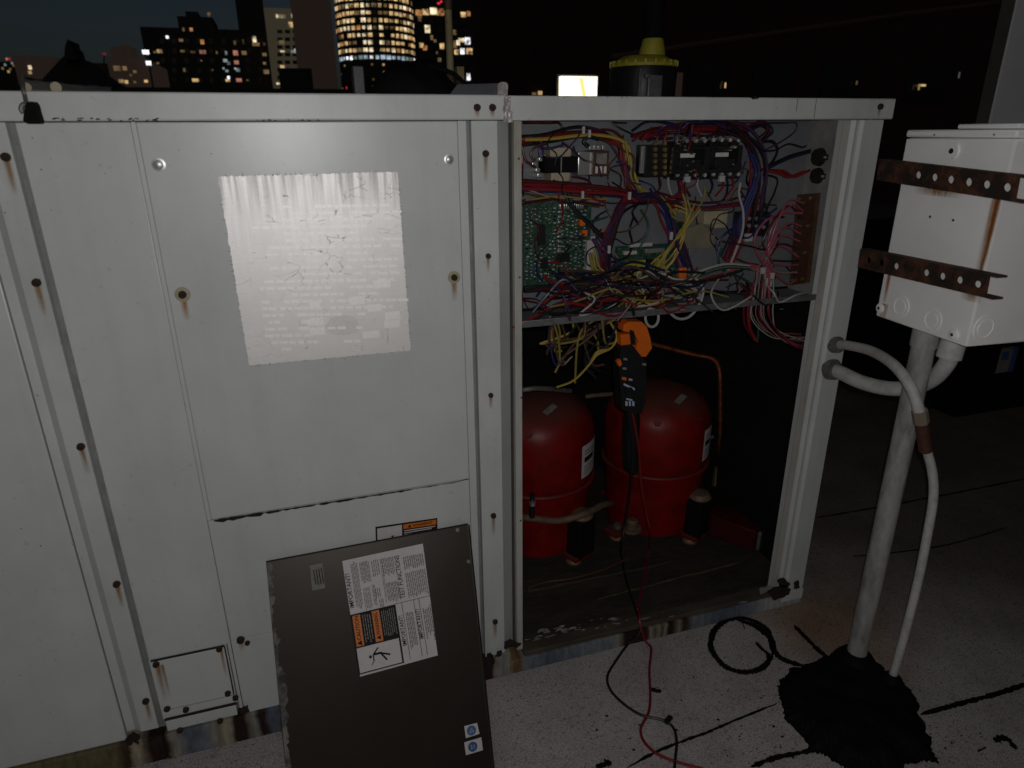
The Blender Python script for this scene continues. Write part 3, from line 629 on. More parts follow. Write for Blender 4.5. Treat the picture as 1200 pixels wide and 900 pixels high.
# relay
rl = eb(695, 177, 713, 206, .07, YB, 'brown', 'relay'); eb(678, 178, 694.5, 205, .078, YB, 'silver', 'relay_bracket', rl)
eb(699, 180, 711, 192, .0692, .0702, 'paper2', 'label', rl, 0, False)
for k in range(3): eb(698+5*k, 195, 700.5+5*k, 203, .0685, .0702, 'paper', 'pin', rl, 0, False)
for k in range(4): eb(691+5*k, 170, 694+5*k, 176, .08, .09, 'silver', 'tab', rl, .0005)
# contactors
def contactor(x0, x1, y0, y1, mode):
    c = eb(x0, y0+9, x1, y1-8, .055, YB, 'black', 'contactor')
    w_ = (x1-x0)
    eb(x0+2, y0+3, x1-2, y0+9.3, .068, YB, 'black', 'terminal_block', c); eb(x0+2, y1-8.3, x1-2, y1-1, .068, YB, 'black', 'terminal_block', c)
    for k in range(4):
        xx = x0+4+(w_-8)*k/3.
        for yy in (y0+2, y1-6):
            p = at(xx, yy, 'y', .067); MB().cyl(p, p+V((0, -.005, 0)), .0042, seg=8).build('terminal_screw', 'brass' if mode else 'silver', c)
        eb(xx-1.4, y0-2.5, xx+1.4, y0+2, .075, .085, 'silver', 'tab', c, .0005)
    eb(x0+w_*.22, y0+17, x0+w_*.62, y0+21.5, .0535, .0552, 'paper', 'label', c, 0, False)
    eb(x0+w_*.2, y0+24, x0+w_*.8, y1-14, .048, .0555, 'black', 'armature', c)
    eb(x0+w_*.1, y0+12, x0+w_*.3, y0+16, .05, .0555, 'black', 'knob', c); eb(x0+w_*.66, y0+12, x0+w_*.9, y1-18, .051, .0555, 'blackm', 'rib', c)
    eb(x0+w_*.35, y1-4, x0+w_*.5, y1+3, .062, .07, 'white', 'tab', c, .0005)
    for k in range(22):
        xx, yy = random.uniform(x0+2, x1-3), random.uniform(y0+2, y1-4); q_ = random.uniform(.8, 2.6)
        eb(xx, yy, xx+q_, yy+random.uniform(.8, 2.2), .044+random.uniform(0, .008), .056, random.choice(['silver', 'black', 'blackm', 'black', 'brass', 'paper2', 'blackm']), 'fitting', c, .0004, False)
contactor(789, 829, 163, 211, 0); contactor(831, 868, 162, 210, 0)
tb = eb(757, 170, 786, 207, .075, YB, 'black', 'terminal_block')
for k in range(6):
    for xx in (767, 778):
        p = at(xx, 168+k*7, 'y', .074); MB().cyl(p, p+V((0, -.005, 0)), .0045, seg=8).build('terminal_screw', 'brass', tb)
for xx in (752.5, ): eb(xx, 171, xx+2, 203, .07, .078, 'silver', 'bus_bar', tb, .0005)
# main circuit board
def pcb(x0, y0, x1, y1, y, seed, n):
    rnd = random.Random(seed); pb = eb(x0, y0, x1, y1, y, y+.003, 'pcb', 'circuit_board', unit, 0, False)
    a = at(x0, y0, 'y', y); c = at(x1, y1, 'y', y); W, Hh = c.x-a.x, a.z-c.z
    return pb, a, W, Hh, rnd
pb, a, W, Hh, rnd = pcb(613, 238, 690, 336, .098, 3, 0)
def comp_on(u, v, du, dv, h, m, name): return MB().box(a.x+W*u, a.x+W*(u+du), .0975-h, .0978, a.z-Hh*(v+dv), a.z-Hh*v, .0006).build(name, m, pb, True)
comp_on(.20, .24, .11, .23, .006, 'black', 'chip'); comp_on(.48, .58, .2, .10, .005, 'black', 'chip'); comp_on(.25, .62, .10, .12, .005, 'black', 'chip')
comp_on(.92, .44, .06, .48, .012, 'white', 'connector'); comp_on(.99, .40, .06, .58, .008, 'white', 'connector')
comp_on(.0, .93, .75, .07, .012, 'black', 'connector'); comp_on(.66, .9, .12, .06, .014, 'white', 'connector')
comp_on(.80, .20, .07, .07, .014, 'orangep', 'capacitor'); comp_on(.84, .32, .07, .07, .014, 'orangep', 'capacitor')
for col in range(14):
    v = .06
    while v < .88:
        du = rnd.uniform(.015, .04); u = .02+col*.066+rnd.uniform(0, .025)
        if not (.15 < u < .36 and .2 < v < .5): comp_on(u, v, du, rnd.uniform(.008, .016), .004, rnd.choice(['white', 'silver', 'paper2', 'cream', 'pale', 'blackm']), 'resistor')
        v += rnd.uniform(.032, .058)
for k in range(12): comp_on(.5+.03*k, .02+.0*k, .012, .06, .012, 'silver', 'pin')
for k in range(9): comp_on(.50, .1+.055*k, .06, .02, .005, 'silver', 'pin')
# second board with yellow relays
pb, a, W, Hh, rnd = pcb(722, 289, 792, 326, .106, 5, 0)
def comp_on(u, v, du, dv, h, m, name): return MB().box(a.x+W*u, a.x+W*(u+du), .1055-h, .1058, a.z-Hh*(v+dv), a.z-Hh*v, .0006).build(name, m, pb, True)
for u in (.15, .30, .62): comp_on(u, .38, .13, .36, .014, 'vac_yellow', 'relay')
comp_on(.18, -.08, .35, .1, .012, 'white', 'connector'); comp_on(.1, .12, .2, .1, .01, 'white', 'connector'); comp_on(.45, .1, .3, .12, .008, 'silver', 'heat_sink')
comp_on(.48, .4, .1, .4, .01, 'black', 'chip')
for k in range(14): comp_on(rnd.uniform(.02, .95), rnd.uniform(.1, .9), .03, .05, .005, rnd.choice(['black', 'white', 'silver']), 'resistor')
# tan card, grey module, black block
eb(808, 291, 846, 322, .085, YB, 'plate_grey', 'module_box')
MB().prism([face(px, py, .082) for px, py in ((802, 268), (822, 262), (838, 276), (836, 290), (802, 292), (798, 280))], (0, .004, 0)).build('tan_cover', 'card', unit)
eb(826, 248, 852, 262, .09, YB, 'cream', 'fuse_block'); eb(838, 262, 851, 267, .083, YB, 'cream', 'fuse_block')
eb(800, 262, 806, 272, .09, YB, 'w_green', 'module')
blk = eb(872, 250, 900, 276, .078, YB, 'black', 'terminal_block')
for k, (px, py) in enumerate(((877, 256), (886, 256), (895, 257), (877, 264), (886, 265), (894, 266))):
    p = at(px, py, 'y', .077); MB().cyl(p, p+V((0, -.004, 0)), .0045, seg=8).build('terminal_screw', 'silver', blk)
eb(875, 274, 882, 283, .07, .08, 'white', 'connector', blk)
# side plate: round devices and the brown terminal strip
def sx(px, py): return at(px, py, 'x', .8282)
for (px, py, r) in ((961, 184, .020), (959, 206, .018)):
    p = sx(px, py); dv = MB().cyl(p, p+V((-.010, 0, 0)), r, r*.9, 18).build('limit_switch', 'black', unit, True)
    MB().box(p.x-.003, p.x, p.y-r*1.3, p.y+r*1.3, p.z-.006, p.z+.006).build('ear', 'black', dv)
    for s in (-1, 1): MB().cyl(p+V((-.003, s*r*1.1, 0)), p+V((-.007, s*r*1.1, 0)), .003, seg=8).build('rivet', 'silver', dv)
p = sx(962, 160); MB().cyl(p, p+V((-.0015, 0, 0)), .014, seg=18).build('knockout', 'plate_tan', unit)
ts = None
a = sx(934, 232); c = sx(955, 330)
q0, q1 = sx(938, 228), sx(962, 226); r0, r1 = sx(930, 334), sx(949, 331)
ts = MB().hexa([q0, q1, r1, r0, q0+V((-.012, 0, 0)), q1+V((-.012, 0, 0)), r1+V((-.012, 0, 0)), r0+V((-.012, 0, 0))]).build('terminal_strip', 'brown', unit)
for k in range(10):
    t = (k+.5)/10
    for s in (.22, .78):
        p = q0.lerp(r0, t).lerp(q1.lerp(r1, t), s)+V((-.012, 0, 0))
        MB().cyl(p, p+V((-.004, 0, 0)), .0038, seg=8).build('terminal_screw', 'copper' if k % 3 else 'brass', ts)
# ------------------------------------------------------------------ wires
def wire(pts, col, r=.0024, n=5, parent=unit, name='wire', seg=6, raw=False):
    """pts: (px, py, depth y)"""
    P = pts if raw else [at(px, py, 'y', y) for px, py, y in pts]
    return MB().tube(smooth(P, n), r, seg).build(name, 'w_'+col, parent, True)
def bundle(pts, cols, spread, r=.0024, ys=.010):
    for c in cols:
        ox, oy, oz = random.gauss(0, spread), random.gauss(0, spread), abs(random.gauss(0, ys))
        wire([(px+ox+random.gauss(0, spread*.45), py+oy+random.gauss(0, spread*.45), y-oz+random.uniform(0, .004)) for px, py, y in pts], c, r*random.uniform(.8, 1.15))
L = lambda y, *p: [(a, b, y) for a, b in p]
rw = random.choices
bundle(L(.085, (610, 162), (640, 158), (680, 154), (712, 157), (729, 171), (733, 192), (741, 214), (752, 229)), ['red', 'yellow', 'dred', 'black', 'yellow', 'dred', 'red', 'black', 'dred'], 4.2, .0030)
bundle(L(.08, (733, 168), (737, 195), (744, 214), (757, 228), (776, 232), (792, 252)), ['yellow', 'yellow', 'yel2', 'yellow', 'yel2'], 2.4, .0026)
bundle(L(.075, (609, 214), (650, 217), (690, 220), (728, 224), (748, 231)), ['red', 'red', 'red', 'dred'], 2.0, .0036)
bundle(L(.08, (609, 220), (650, 223), (690, 226), (735, 230)), ['blue', 'navy', 'blue'], 1.3, .0034)
bundle(L(.08, (609, 222), (640, 231), (680, 237), (700, 240)), ['brown', 'brown', 'pale'], 2, .0024)
bundle(L(.085, (610, 236), (630, 234), (650, 230), (675, 232), (705, 238)), ['dred', 'yel2', 'dred', 'purple', 'black'], 3, .0022)
bundle(L(.07, (760, 230), (742, 232), (728, 245), (717, 270), (712, 300), (714, 332)), ['purple', 'navy', 'dred', 'red', 'purple', 'black', 'blue', 'navy', 'purple', 'dred'], 4.2, .0030)
bundle(L(.07, (740, 231), (762, 229), (776, 238), (787, 258), (795, 284), (806, 312)), ['purple', 'navy', 'dred', 'blue', 'purple', 'red', 'navy', 'blue'], 3.6, .0030)
bundle(L(.08, (742, 160), (765, 151), (800, 149), (835, 147), (862, 150), (878, 172), (884, 200), (875, 240), (861, 275), (848, 306)), ['red', 'dred', 'red', 'blue', 'blue', 'red', 'navy', 'dred', 'blue'], 4.4, .0030)
bundle(L(.065, (880, 180), (888, 200), (884, 218), (876, 240), (864, 272)), ['blue', 'blue', 'blue'], 2.6, .0042)
bundle(L(.07, (846, 148), (872, 158), (887, 178), (893, 206), (889, 232), (884, 262)), ['black', 'black', 'navy', 'black', 'purple', 'dred'], 3.6, .0036)
bundle(L(.09, (755, 160), (790, 152), (830, 155), (868, 150), (895, 142), (902, 150), (893, 162)), ['black', 'dred', 'navy', 'dred'], 3, .0026)
bundle(L(.08, (800, 213), (801, 226), (792, 232), (770, 232), (748, 231)), ['dred', 'red', 'purple', 'dred'], 3, .0026)
bundle(L(.08, (868, 236), (845, 240), (820, 240), (795, 238), (765, 231)), ['red', 'dred', 'red', 'purple'], 3, .0026)
wire(L(.09, (888, 167), (905, 166), (911, 176), (905, 190), (896, 197)), 'black', .0034)
bundle(L(.08, (896, 198), (924, 184), (948, 177)), ['black', 'navy', 'black'], 2.2, .0034)
bundle(L(.08, (896, 200), (915, 203), (928, 208), (944, 202)), ['red', 'dred', 'red'], 2.2, .0030)
for px in (772, 783, 796, 806, 818, 832, 845, 858):          # drops from the contactors
    wire([(px, 208, .07), (px+random.uniform(-4, 4), 218, .075), (px+random.uniform(-8, 6), 230, .08)], random.choice(['dred', 'black', 'blue', 'red', 'white', 'black']), .0026)
for px in (768, 778, 792, 803, 815, 834, 846, 858):          # and up to the bundle above
    wire([(px, 166, .07), (px+random.uniform(-2, 5), 158, .07), (px+random.uniform(0, 12), 149, .08)], random.choice(['dred', 'black', 'red', 'dred', 'blue']), .0026)
# small loops by the transformer and relay
for c, p in (('dred', ((626, 190), (622, 180), (628, 172), (640, 168))), ('dred', ((628, 196), (618, 190), (614, 182), (612, 172))), ('blue', ((634, 186), (632, 174), (645, 174), (660, 170))), ('black', ((690, 172), (684, 166), (690, 160), (702, 163))),
             ('dred', ((668, 212), (672, 207), (690, 212), (696, 228))), ('dred', ((660, 216), (690, 216), (696, 230), (680, 236))), ('black', ((648, 212), (660, 222), (668, 240), (690, 262), (706, 276))), ('black', ((652, 213), (666, 226), (674, 246), (696, 268), (708, 280)))):
    wire(L(.07, *p), c, .0024 if c != 'black' else .004)
# yellow fan
YF = [((801, 226), (804, 244), (803, 262), (790, 284), (776, 302), (764, 318)), ((806, 233), (808, 250), (800, 270), (784, 290), (770, 312)), ((826, 218), (824, 232), (812, 252), (798, 276), (780, 298), (762, 314)),
      ((786, 242), (788, 254), (800, 258), (806, 246), (800, 240)), ((796, 248), (804, 252), (802, 270), (794, 292), (786, 308), (768, 322)), ((815, 238), (806, 258), (798, 282), (790, 304), (778, 318)),
      ((790, 240), (798, 243), (806, 250), (800, 276), (788, 300), (770, 316)), ((820, 244), (806, 266), (788, 286), (770, 302), (760, 312)), ((802, 262), (800, 282), (790, 306), (772, 324)), ((798, 268), (786, 292), (774, 314), (790, 320))]
for P_ in YF: wire([(x+random.uniform(-1, 1), y+random.uniform(-1, 1), random.uniform(.042, .062)) for x, y in P_], random.choice(['yellow', 'yel2', 'yellow']), .0019)
bundle(L(.06, (692, 296), (698, 318), (716, 323), (728, 336), (731, 352)), ['yellow', 'yel2', 'yellow', 'yel2'], 2.2, .0026)
for k in range(3): wire(L(.06, (694+2*k, 280), (706, 300+2*k), (712, 322), (700-2*k, 338)), 'purple', .0026)
# white leads on the right
for k in range(8):
    j = random.uniform(-5, 5); wire([(808+j, 328+j*.5, .05), (824, 320+j, .04), (850, 313+j, .045), (878, 314+j*.8, .05), (900, 318+j, .06)], random.choice(['white', 'pale', 'white', 'green']), .0021)
wire(L(.055, (868, 214), (866, 228), (871, 248), (870, 272), (862, 294), (853, 318)), 'white', .0026)
wire(L(.03, (815, 326), (824, 338), (820, 356), (808, 371), (794, 373), (780, 362)), 'white', .0032)
wire([(752+11*math.cos(t)*.7+12, 372+11*math.sin(t), .02) for t in [i*.45-1.6 for i in range(15)]], 'white', .0030)
bundle(L(.06, (790, 330), (806, 336), (820, 350), (800, 352)), ['white', 'pale', 'black', 'white'], 4, .0022)
wire(L(.06, (846, 290), (842, 306), (850, 318), (870, 326), (887, 342), (889, 372), (888, 398)), 'green', .0026)
wire(L(.09, (751, 246), (758, 258), (759, 272), (750, 290)), 'green', .0026)
wire(L(.09, (690, 262), (700, 258), (712, 254)), 'green', .0022)
# pink leads of the terminal strip
for k in range(11):
    py = 238+k*9; x0 = 942-k*.9
    wire([(x0, py, .055), (925-k+random.uniform(-8, 6), py-4+random.uniform(-12, 8), .045), (900+random.uniform(-14, 10), 270+k*4.2+random.uniform(-8, 8), .035), (901+random.uniform(-4, 4), 300+k*1.6, .045), (904+random.uniform(-5, 5), 326, .045)], random.choice(['pink', 'pink', 'pink', 'dred', 'pale']), .0021)
for k in range(5): wire([(904+random.uniform(-4, 4), 322, .045), (890-k*3, 318-k*2, .05), (872-6*k, 312+k*2, .05)], random.choice(['pink', 'pale', 'pink']), .0021)
wire(L(.05, (940, 250), (915, 250), (894, 262), (884, 282), (889, 300), (900, 318)), 'pink', .0024)
for k in range(6):
    j = random.uniform(-11, 9); wire([(904+j*.5, 325, .045), (902+j, 350, .05), (900+j*1.3, 370, .055), (908+j, 388, .06), (945+j, 398+j*.9, .08)], random.choice(['pale', 'pink', 'white', 'pale', 'dred']), .0015)
bundle(L(.05, (880, 334), (876, 360), (877, 380), (886, 398)), ['red', 'dred', 'red'], 2.5, .0030)
for px, py in ((893, 314), (899, 326), (904, 320), (901, 329)): eb(px, py, px+3.5, py+7, .035, .042, 'white', 'splice', unit, .001)
eb(797, 314, 805, 326, .035, .045, 'orangep', 'wire_nut', unit, .003)
# tangle along the shelf
for k in range(34):
    x = random.uniform(612, 700); pts = []; y0 = random.uniform(330, 362); dpt = random.uniform(-.004, .07); n = random.randint(4, 7)
    for i in range(n): pts.append((x, y0+random.gauss(0, 11)-i*1.6, dpt+random.gauss(0, .009))); x += random.uniform(12, 46)
    wire(pts, random.choice(['red', 'dred', 'dred', 'black', 'black', 'yel2', 'purple', 'dred', 'dred', 'black', 'navy', 'brown']), random.choice([.002, .0024, .0032]))
bundle(L(.03, (604, 388), (625, 378), (655, 362), (690, 356), (720, 352), (735, 340)), ['dred', 'red', 'black'], 3, .0026)
for k in range(16):      # knot of cut ends in the middle
    x, y = random.uniform(720, 790), random.uniform(325, 362); pts = [(x, y, .04)]
    for i in range(4): x += random.gauss(0, 14); y += random.gauss(0, 9); pts.append((x, max(318, min(368, y)), random.uniform(.02, .06)))
    wire(pts, random.choice(['yel2', 'yellow', 'black', 'white', 'dred', 'purple', 'pale']), .0023)
tangle = MB(); tcols = ['dred', 'black', 'purple', 'navy', 'brown', 'red', 'blue', 'pale']
for (cx_, cy_, sx_, sy_, cnt) in ((800, 152, 60, 8, 14), (880, 190, 16, 34, 16), (700, 270, 10, 40, 14), (765, 222, 60, 12, 16), (860, 290, 30, 30, 14), (650, 160, 30, 8, 8), (660, 235, 40, 8, 10), (890, 325, 30, 14, 12), (720, 320, 30, 14, 14), (640, 350, 26, 8, 10)):
    for k in range(int(cnt*.6)):
        x, y = random.gauss(cx_, sx_*.6), random.gauss(cy_, sy_*.6); th = random.uniform(0, 6.28); pts = []; d_ = random.uniform(.045, .1)
        for i in range(random.randint(4, 8)):
            pts.append((max(612, min(945, x)), max(144, min(362, y)), d_+random.gauss(0, .008))); th += random.gauss(0, .75); x += 17*math.cos(th); y += 17*math.sin(th)*.9
        col_ = random.choice(['dred', 'black', 'purple', 'navy', 'dred', 'black', 'brown', 'red', 'blue', 'black', 'pale' if cx_ > 850 and cy_ > 250 else 'black'])
        tangle.tube(smooth([at(px, py, 'y', y_) for px, py, y_ in pts], 5), random.choice([.0014, .0018, .0024]), 6)
        for f in tangle.bm.faces:
            if not f.tag: f.tag = True; f.material_index = tcols.index(col_)
tg = tag(tangle.build('wire_tangle', 'w_dred', unit, True), kind='stuff')
for c in tcols[1:]: tg.data.materials.append(M['w_'+c])
for k in range(16):
    j = random.uniform(-8, 8); e = random.uniform(0, 1)
    wire([(895+j, 318+random.uniform(-6, 6), .04), (893+j*1.2, 345, .03), (892+j*1.5, 368+e*8, .045), (905+j+e*8, 388+e*10, .06), (930+j*.5, 398+j*.6+e*6, .075), (951, 402+j*.9, .10)], random.choice(['pale', 'pink', 'white', 'pale', 'dred', 'red', 'pink']), random.choice([.0012, .0015, .0018]))
for k in range(14):
    x = random.uniform(625, 900); wire([(x, 338+random.gauss(0, 6), .03), (x+random.gauss(6, 8), 352-(x-615)*.03, .0), (x+random.gauss(14, 12), 372-(x-615)*.06+random.gauss(0, 5), .004), (x+random.gauss(30, 12), 360-(x-615)*.05, .002), (x+random.gauss(42, 10), 342, .035)], random.choice(['red', 'dred', 'black', 'white', 'yel2', 'black', 'purple']), .0022)
# tangle hanging under the shelf
for k in range(26):
    x = random.uniform(632, 728); pts = [(x, 372+random.uniform(-4, 4), .05)]
    t = random.choice([(645, 405), (655, 425), (668, 440), (690, 425), (700, 405), (712, 395)])
    pts += [((x+t[0])/2+random.gauss(0, 8), 392+random.gauss(0, 5), .07), (t[0]+random.gauss(0, 5), t[1]+random.gauss(0, 5), .08), (t[0]+random.gauss(8, 9), t[1]+random.gauss(4, 7), .08)]
    wire(pts, random.choice(['black', 'black', 'yel2', 'yellow', 'navy', 'blue', 'black', 'brown']), .0026)
for k in range(3): wire(L(.06, (714, 376), (723, 392+k), (716, 408), (700, 412+2*k), (690, 428), (672, 446), (652, 454)), 'yellow', .0024)
for px, py in ((683, 152), (682, 228), (713, 292), (737, 229), (786, 276), (690, 156)): eb(px, py-4, px+2.5, py+5, .045, .05, 'white', 'cable_tie', unit, .0005)

# ------------------------------------------------------------------ compressors
def compressor(c, Rr, ztop, label, lab_px, tag_px):
    cx_, cy_ = c; z0 = .064
    root = empty('compressor', (cx_, cy_, .058), label, 'compressor', 'compressors in the open compartment')
    zb = .455 if cx_ < .5 else .440
    MB().lathe([(Rr*.80, z0+.018), (Rr*.88, z0+.022), (Rr*.90, z0+.05), (Rr*.93, .20), (Rr*.95, .262), (Rr*.97, .272), (Rr*.97, .30), (Rr*1.0, .31), (Rr*1.0, zb-.025), (Rr*.985, zb), (Rr*.94, zb+.022), (Rr*.84, zb+.047), (Rr*.66, zb+.068), (Rr*.4, zb+.083), (Rr*.2, zb+.088), (.0, zb+.089)], (cx_, cy_, 0), 56).build('shell', 'comp', root, True)
    ringp = [V((cx_+Rr*1.0*math.cos(t), cy_+Rr*1.0*math.sin(t), .292)) for t in [2*math.pi*k/48 for k in range(49)]]
    MB().tube(ringp, .006, 8).build('weld_seam', 'comp', root, True)
    for k in range(4):
        t = R(-68+90*k); d = V((math.cos(t), math.sin(t), 0)); p = V((cx_, cy_, 0))+d*Rr*.98
        f = MB().box(-.035, .035, -.028, .028, -.006, .006, .003, Matrix.Translation(p+V((0, 0, z0+.022))) @ Matrix.Rotation(t, 4, 'Z')).build('foot', 'comp', root, True)
        MB().lathe([(.022, z0-.008), (.024, z0), (.019, z0+.008), (.024, z0+.014)], (p.x, p.y, 0), 16).build('rubber_mount', 'tanpipe', f, True)
        MB().cyl(p+V((0, 0, z0+.029)), p+V((0, 0, z0+.042)), .012, seg=6).build('nut', 'fitting', f)
    t = R(-42); d = V((math.cos(t), math.sin(t), 0))
    tv = R(-62); dd = V((math.cos(tv), math.sin(tv), 0)); p = V((cx_, cy_, 0))+dd*(Rr+.012)
    MB().box(-.032, .02, -.036, .036, .085, .205, .006, Matrix.Translation(p) @ Matrix.Rotation(tv, 4, 'Z')).build('terminal_cover', 'blackm', root, True)
    pc2 = V((cx_, cy_, 0))+dd*(Rr+.006); MB().lathe([(.030, .2055), (.034, .212), (.026, .224), (.010, .228)], (pc2.x, pc2.y, 0), 16).build('cover_cap', 'tanpipe', root, True)
    # paper label wrapped on the shell
    b = MB(); a0, a1 = lab_px; ring = []
    for i in range(9):
        t = a0+(a1-a0)*i/8; ring.append((V((cx_+(Rr+.0012)*math.cos(t), cy_+(Rr+.0012)*math.sin(t), .325)), V((cx_+(Rr+.0012)*math.cos(t), cy_+(Rr+.0012)*math.sin(t), .425))))
    vv = [(b.bm.verts.new(p0), b.bm.verts.new(p1)) for p0, p1 in ring]
    for A, B in zip(vv, vv[1:]): b.bm.faces.new((A[0], B[0], B[1], A[1]))
    lb = b.build('label', 'paper', root, True)
    for k, (za, zb_) in enumerate(((.405, .409), (.395, .399), (.372, .388), (.358, .361), (.350, .353), (.342, .345), (.334, .337))):
        b = MB(); vv = []
        for i in range(6):
            t = a0+(a1-a0)*(.12+.7*i/5*(1 if k % 2 else .8)); q = V((cx_+(Rr+.0018)*math.cos(t), cy_+(Rr+.0018)*math.sin(t), 0)); vv.append((b.bm.verts.new(q+V((0, 0, za))), b.bm.verts.new(q+V((0, 0, zb_)))))
        for A, B in zip(vv, vv[1:]): b.bm.faces.new((A[0], B[0], B[1], A[1]))
        b.build('print_line', 'inkg' if k != 2 else 'ink', lb)
    # small sticker and cut-outs on the dome
    th = R(-100); q = V((cx_+Rr*.62*math.cos(th)+tag_px, cy_+Rr*.62*math.sin(th), zb+.0725)); 
    nrm = V((math.cos(th)*.42, math.sin(th)*.42, 1)).normalized(); ex = V((.8, .55, 0)); ex = (ex-nrm*ex.dot(nrm)).normalized(); ey = nrm.cross(ex)
    MB().slab([q-ex*.022-ey*.009+nrm*.004, q+ex*.022-ey*.009+nrm*.004, q+ex*.022+ey*.009+nrm*.004, q-ex*.022+ey*.009+nrm*.004], nrm, .001).build('sticker', 'paper2', root)
    for th, rr_, z in ((R(-70), .93, zb+.026), (R(-120), .93, zb+.026)):
        q = V((cx_+Rr*rr_*math.cos(th), cy_+Rr*rr_*math.sin(th), z)); nn = V((math.cos(th), math.sin(th), .7)).normalized()
        MB().cyl(q-nn*.004, q+nn*.005, .011, .010, 14).build('lug', 'comp', root, True)
    return root
c1 = compressor((.292, .445), .163, .55, 'nearer red welded compressor shell beside the centre post, its label on the right', (R(-62), R(-28)), .015)
c2 = compressor((.672, .428), .160, .55, 'red welded compressor shell behind the hanging clamp meter, beside the copper pipe', (R(-62), R(-38)), .03)
# pipework
def thing_tube(name, pts, r, m, label, cat, seg=12, n=6):
    o = MB().tube(smooth(pts, n), r, seg).build(name, m, None, True); tag(o, label, cat); return o
cpipe = empty('copper_pipe', at(844, 520, 'y', .42), 'bent copper discharge pipe rising right of the second red compressor', 'pipe')
A_ = lambda px, py, y: at(px, py, 'y', y)
MB().tube(smooth([A_(745, 398, .52), A_(780, 407, .50), A_(815, 416, .47), A_(834, 420, .45), A_(842, 430, .44), A_(844, 450, .43), A_(844, 500, .42), A_(844, 532, .42)], 8), .0085, 14).build('pipe', 'copper', cpipe, True)
MB().cyl(A_(844, 518, .42), A_(844, 530, .42), .0125, seg=14).build('coupling', 'copper', cpipe, True)
MB().cyl(A_(841, 546, .42), A_(838, 568, .42), .010, .013, 10).build('service_valve', 'brass', cpipe, True)
MB().cyl(A_(844, 532, .42), A_(840, 640, .42), .009, seg=12).build('pipe', 'tanpipe', cpipe, True)
MB().cyl(A_(810, 520, .36), A_(835, 512, .42), .006, seg=10).build('valve_stem', 'silver', cpipe, True)
bp = empty('suction_pipe', A_(640, 606, .25), 'dusty horizontal pipe crossing in front of the nearer red compressor', 'pipe')
MB().tube(smooth([A_(590, 604, .25), A_(620, 607, .255), A_(655, 610, .255), A_(685, 602, .26), A_(706, 592, .30), A_(716, 590, .36)], 7), .010, 12).build('pipe', 'tanpipe', bp, True)
fv = MB().cyl(A_(623, 606, .25), A_(624, 578, .25), .008, .006, 12).build('service_valve', 'black', bp, True)
MB().cyl(A_(624, 592, .242), A_(624, 588, .242), .0085, seg=12).build('cap', 'silver', fv, True)
thing_tube('liquid_pipe', [A_(686, 465, .5), A_(700, 463, .5), A_(730, 461, .52)], .007, 'tanpipe', 'short thin pipe behind the two red compressors', 'pipe')
thing_tube('sensor_pipe', [A_(612, 457, .3), A_(628, 455, .3), A_(648, 456, .33), A_(668, 458, .38)], .007, 'fitting', 'thin metal pipe lying over the nearer red compressor dome', 'pipe')
# little round pipe clip on the floor between the compressors
cl = tag(MB().lathe([(.030, .0585), (.030, .066), (.018, .068), (.018, .09), (.012, .095)], at(739, 640, 'z', .06), 20).build('grommet_stud', 'tanpipe', None, True), 'rusty round stud on the compartment floor between the red compressors', 'stud')
# red filter drier box with a crumpled metal end, lower right of the compartment
p = at(872, 640, 'z', .06); fd_ = empty('filter_box', (p.x, p.y+.02, .058), 'dark red metal box with silver end on the compartment floor beside right post', 'box')
mt = Matrix.Translation((p.x+.005, p.y+.045, .098)) @ Matrix.Rotation(R(-58), 4, 'Z')
MB().box(-.085, .07, -.042, .042, -.04, .034, .006, mt).build('body', mat('dull_dark_red', (.055, .003, .003), .6, var=.4, vscale=20, spec=.2), fd_, True)
MB().box(.0705, .082, -.034, .034, -.034, .028, .004, mt).build('end_cap', 'steel_dull', fd_, True)
sm_ = tag(MB().box(-.014, .014, -.004, .004, -.004, .004, .001, Matrix.Translation(A_(882, 464, .6)) @ Matrix.Rotation(R(-28), 4, 'Y')).build('metal_clip', 'silver', None), 'small shiny metal clip on the black insulation at the right inside', 'clip')
# flakes of old paint on the floor
b = MB()
for _ in range(46):
    px = random.choice([random.gauss(700, 22), random.gauss(655, 14), random.uniform(630, 880)]); p = at(px, 742-(px-640)*.19+random.gauss(0, 4), 'z', .062); s = random.uniform(.0012, .0048)
    vs = [b.bm.verts.new((p.x+s*random.uniform(1.5, 4)*math.cos(a), p.y+s*random.uniform(.5, 1)*math.sin(a), .0595+random.uniform(0, .003))) for a in (0, 1.3, 2.5, 3.8, 5.1)]; b.bm.faces.new(vs)
tag(b.build('paint_flakes', 'flake', unit), kind='stuff')
# ridges in the pan
MB().tube([at(700+k*12, 702-k*3.1+random.uniform(-1, 1), 'z', .06) for k in range(15)], .0035, 6).build('sealant_strip', mat('old_sealant', (.07, .052, .018), .8, col2=(.02, .016, .010), vscale=40), unit, True)
MB().tube([at(618+k*14, 694-k*2.9+random.uniform(-1, 1), 'z', .06) for k in range(13)], .006, 6).build('floor_ridge', 'pan', unit, True)
thing_tube('drain_cable', [at(617, 690, 'z', .066), at(640, 682, 'z', .066), at(670, 678, 'z', .066), at(705, 668, 'z', .066), at(735, 655, 'z', .066)], .0035, 'w_brown', 'thin brown cable lying across the compartment floor', 'cable')

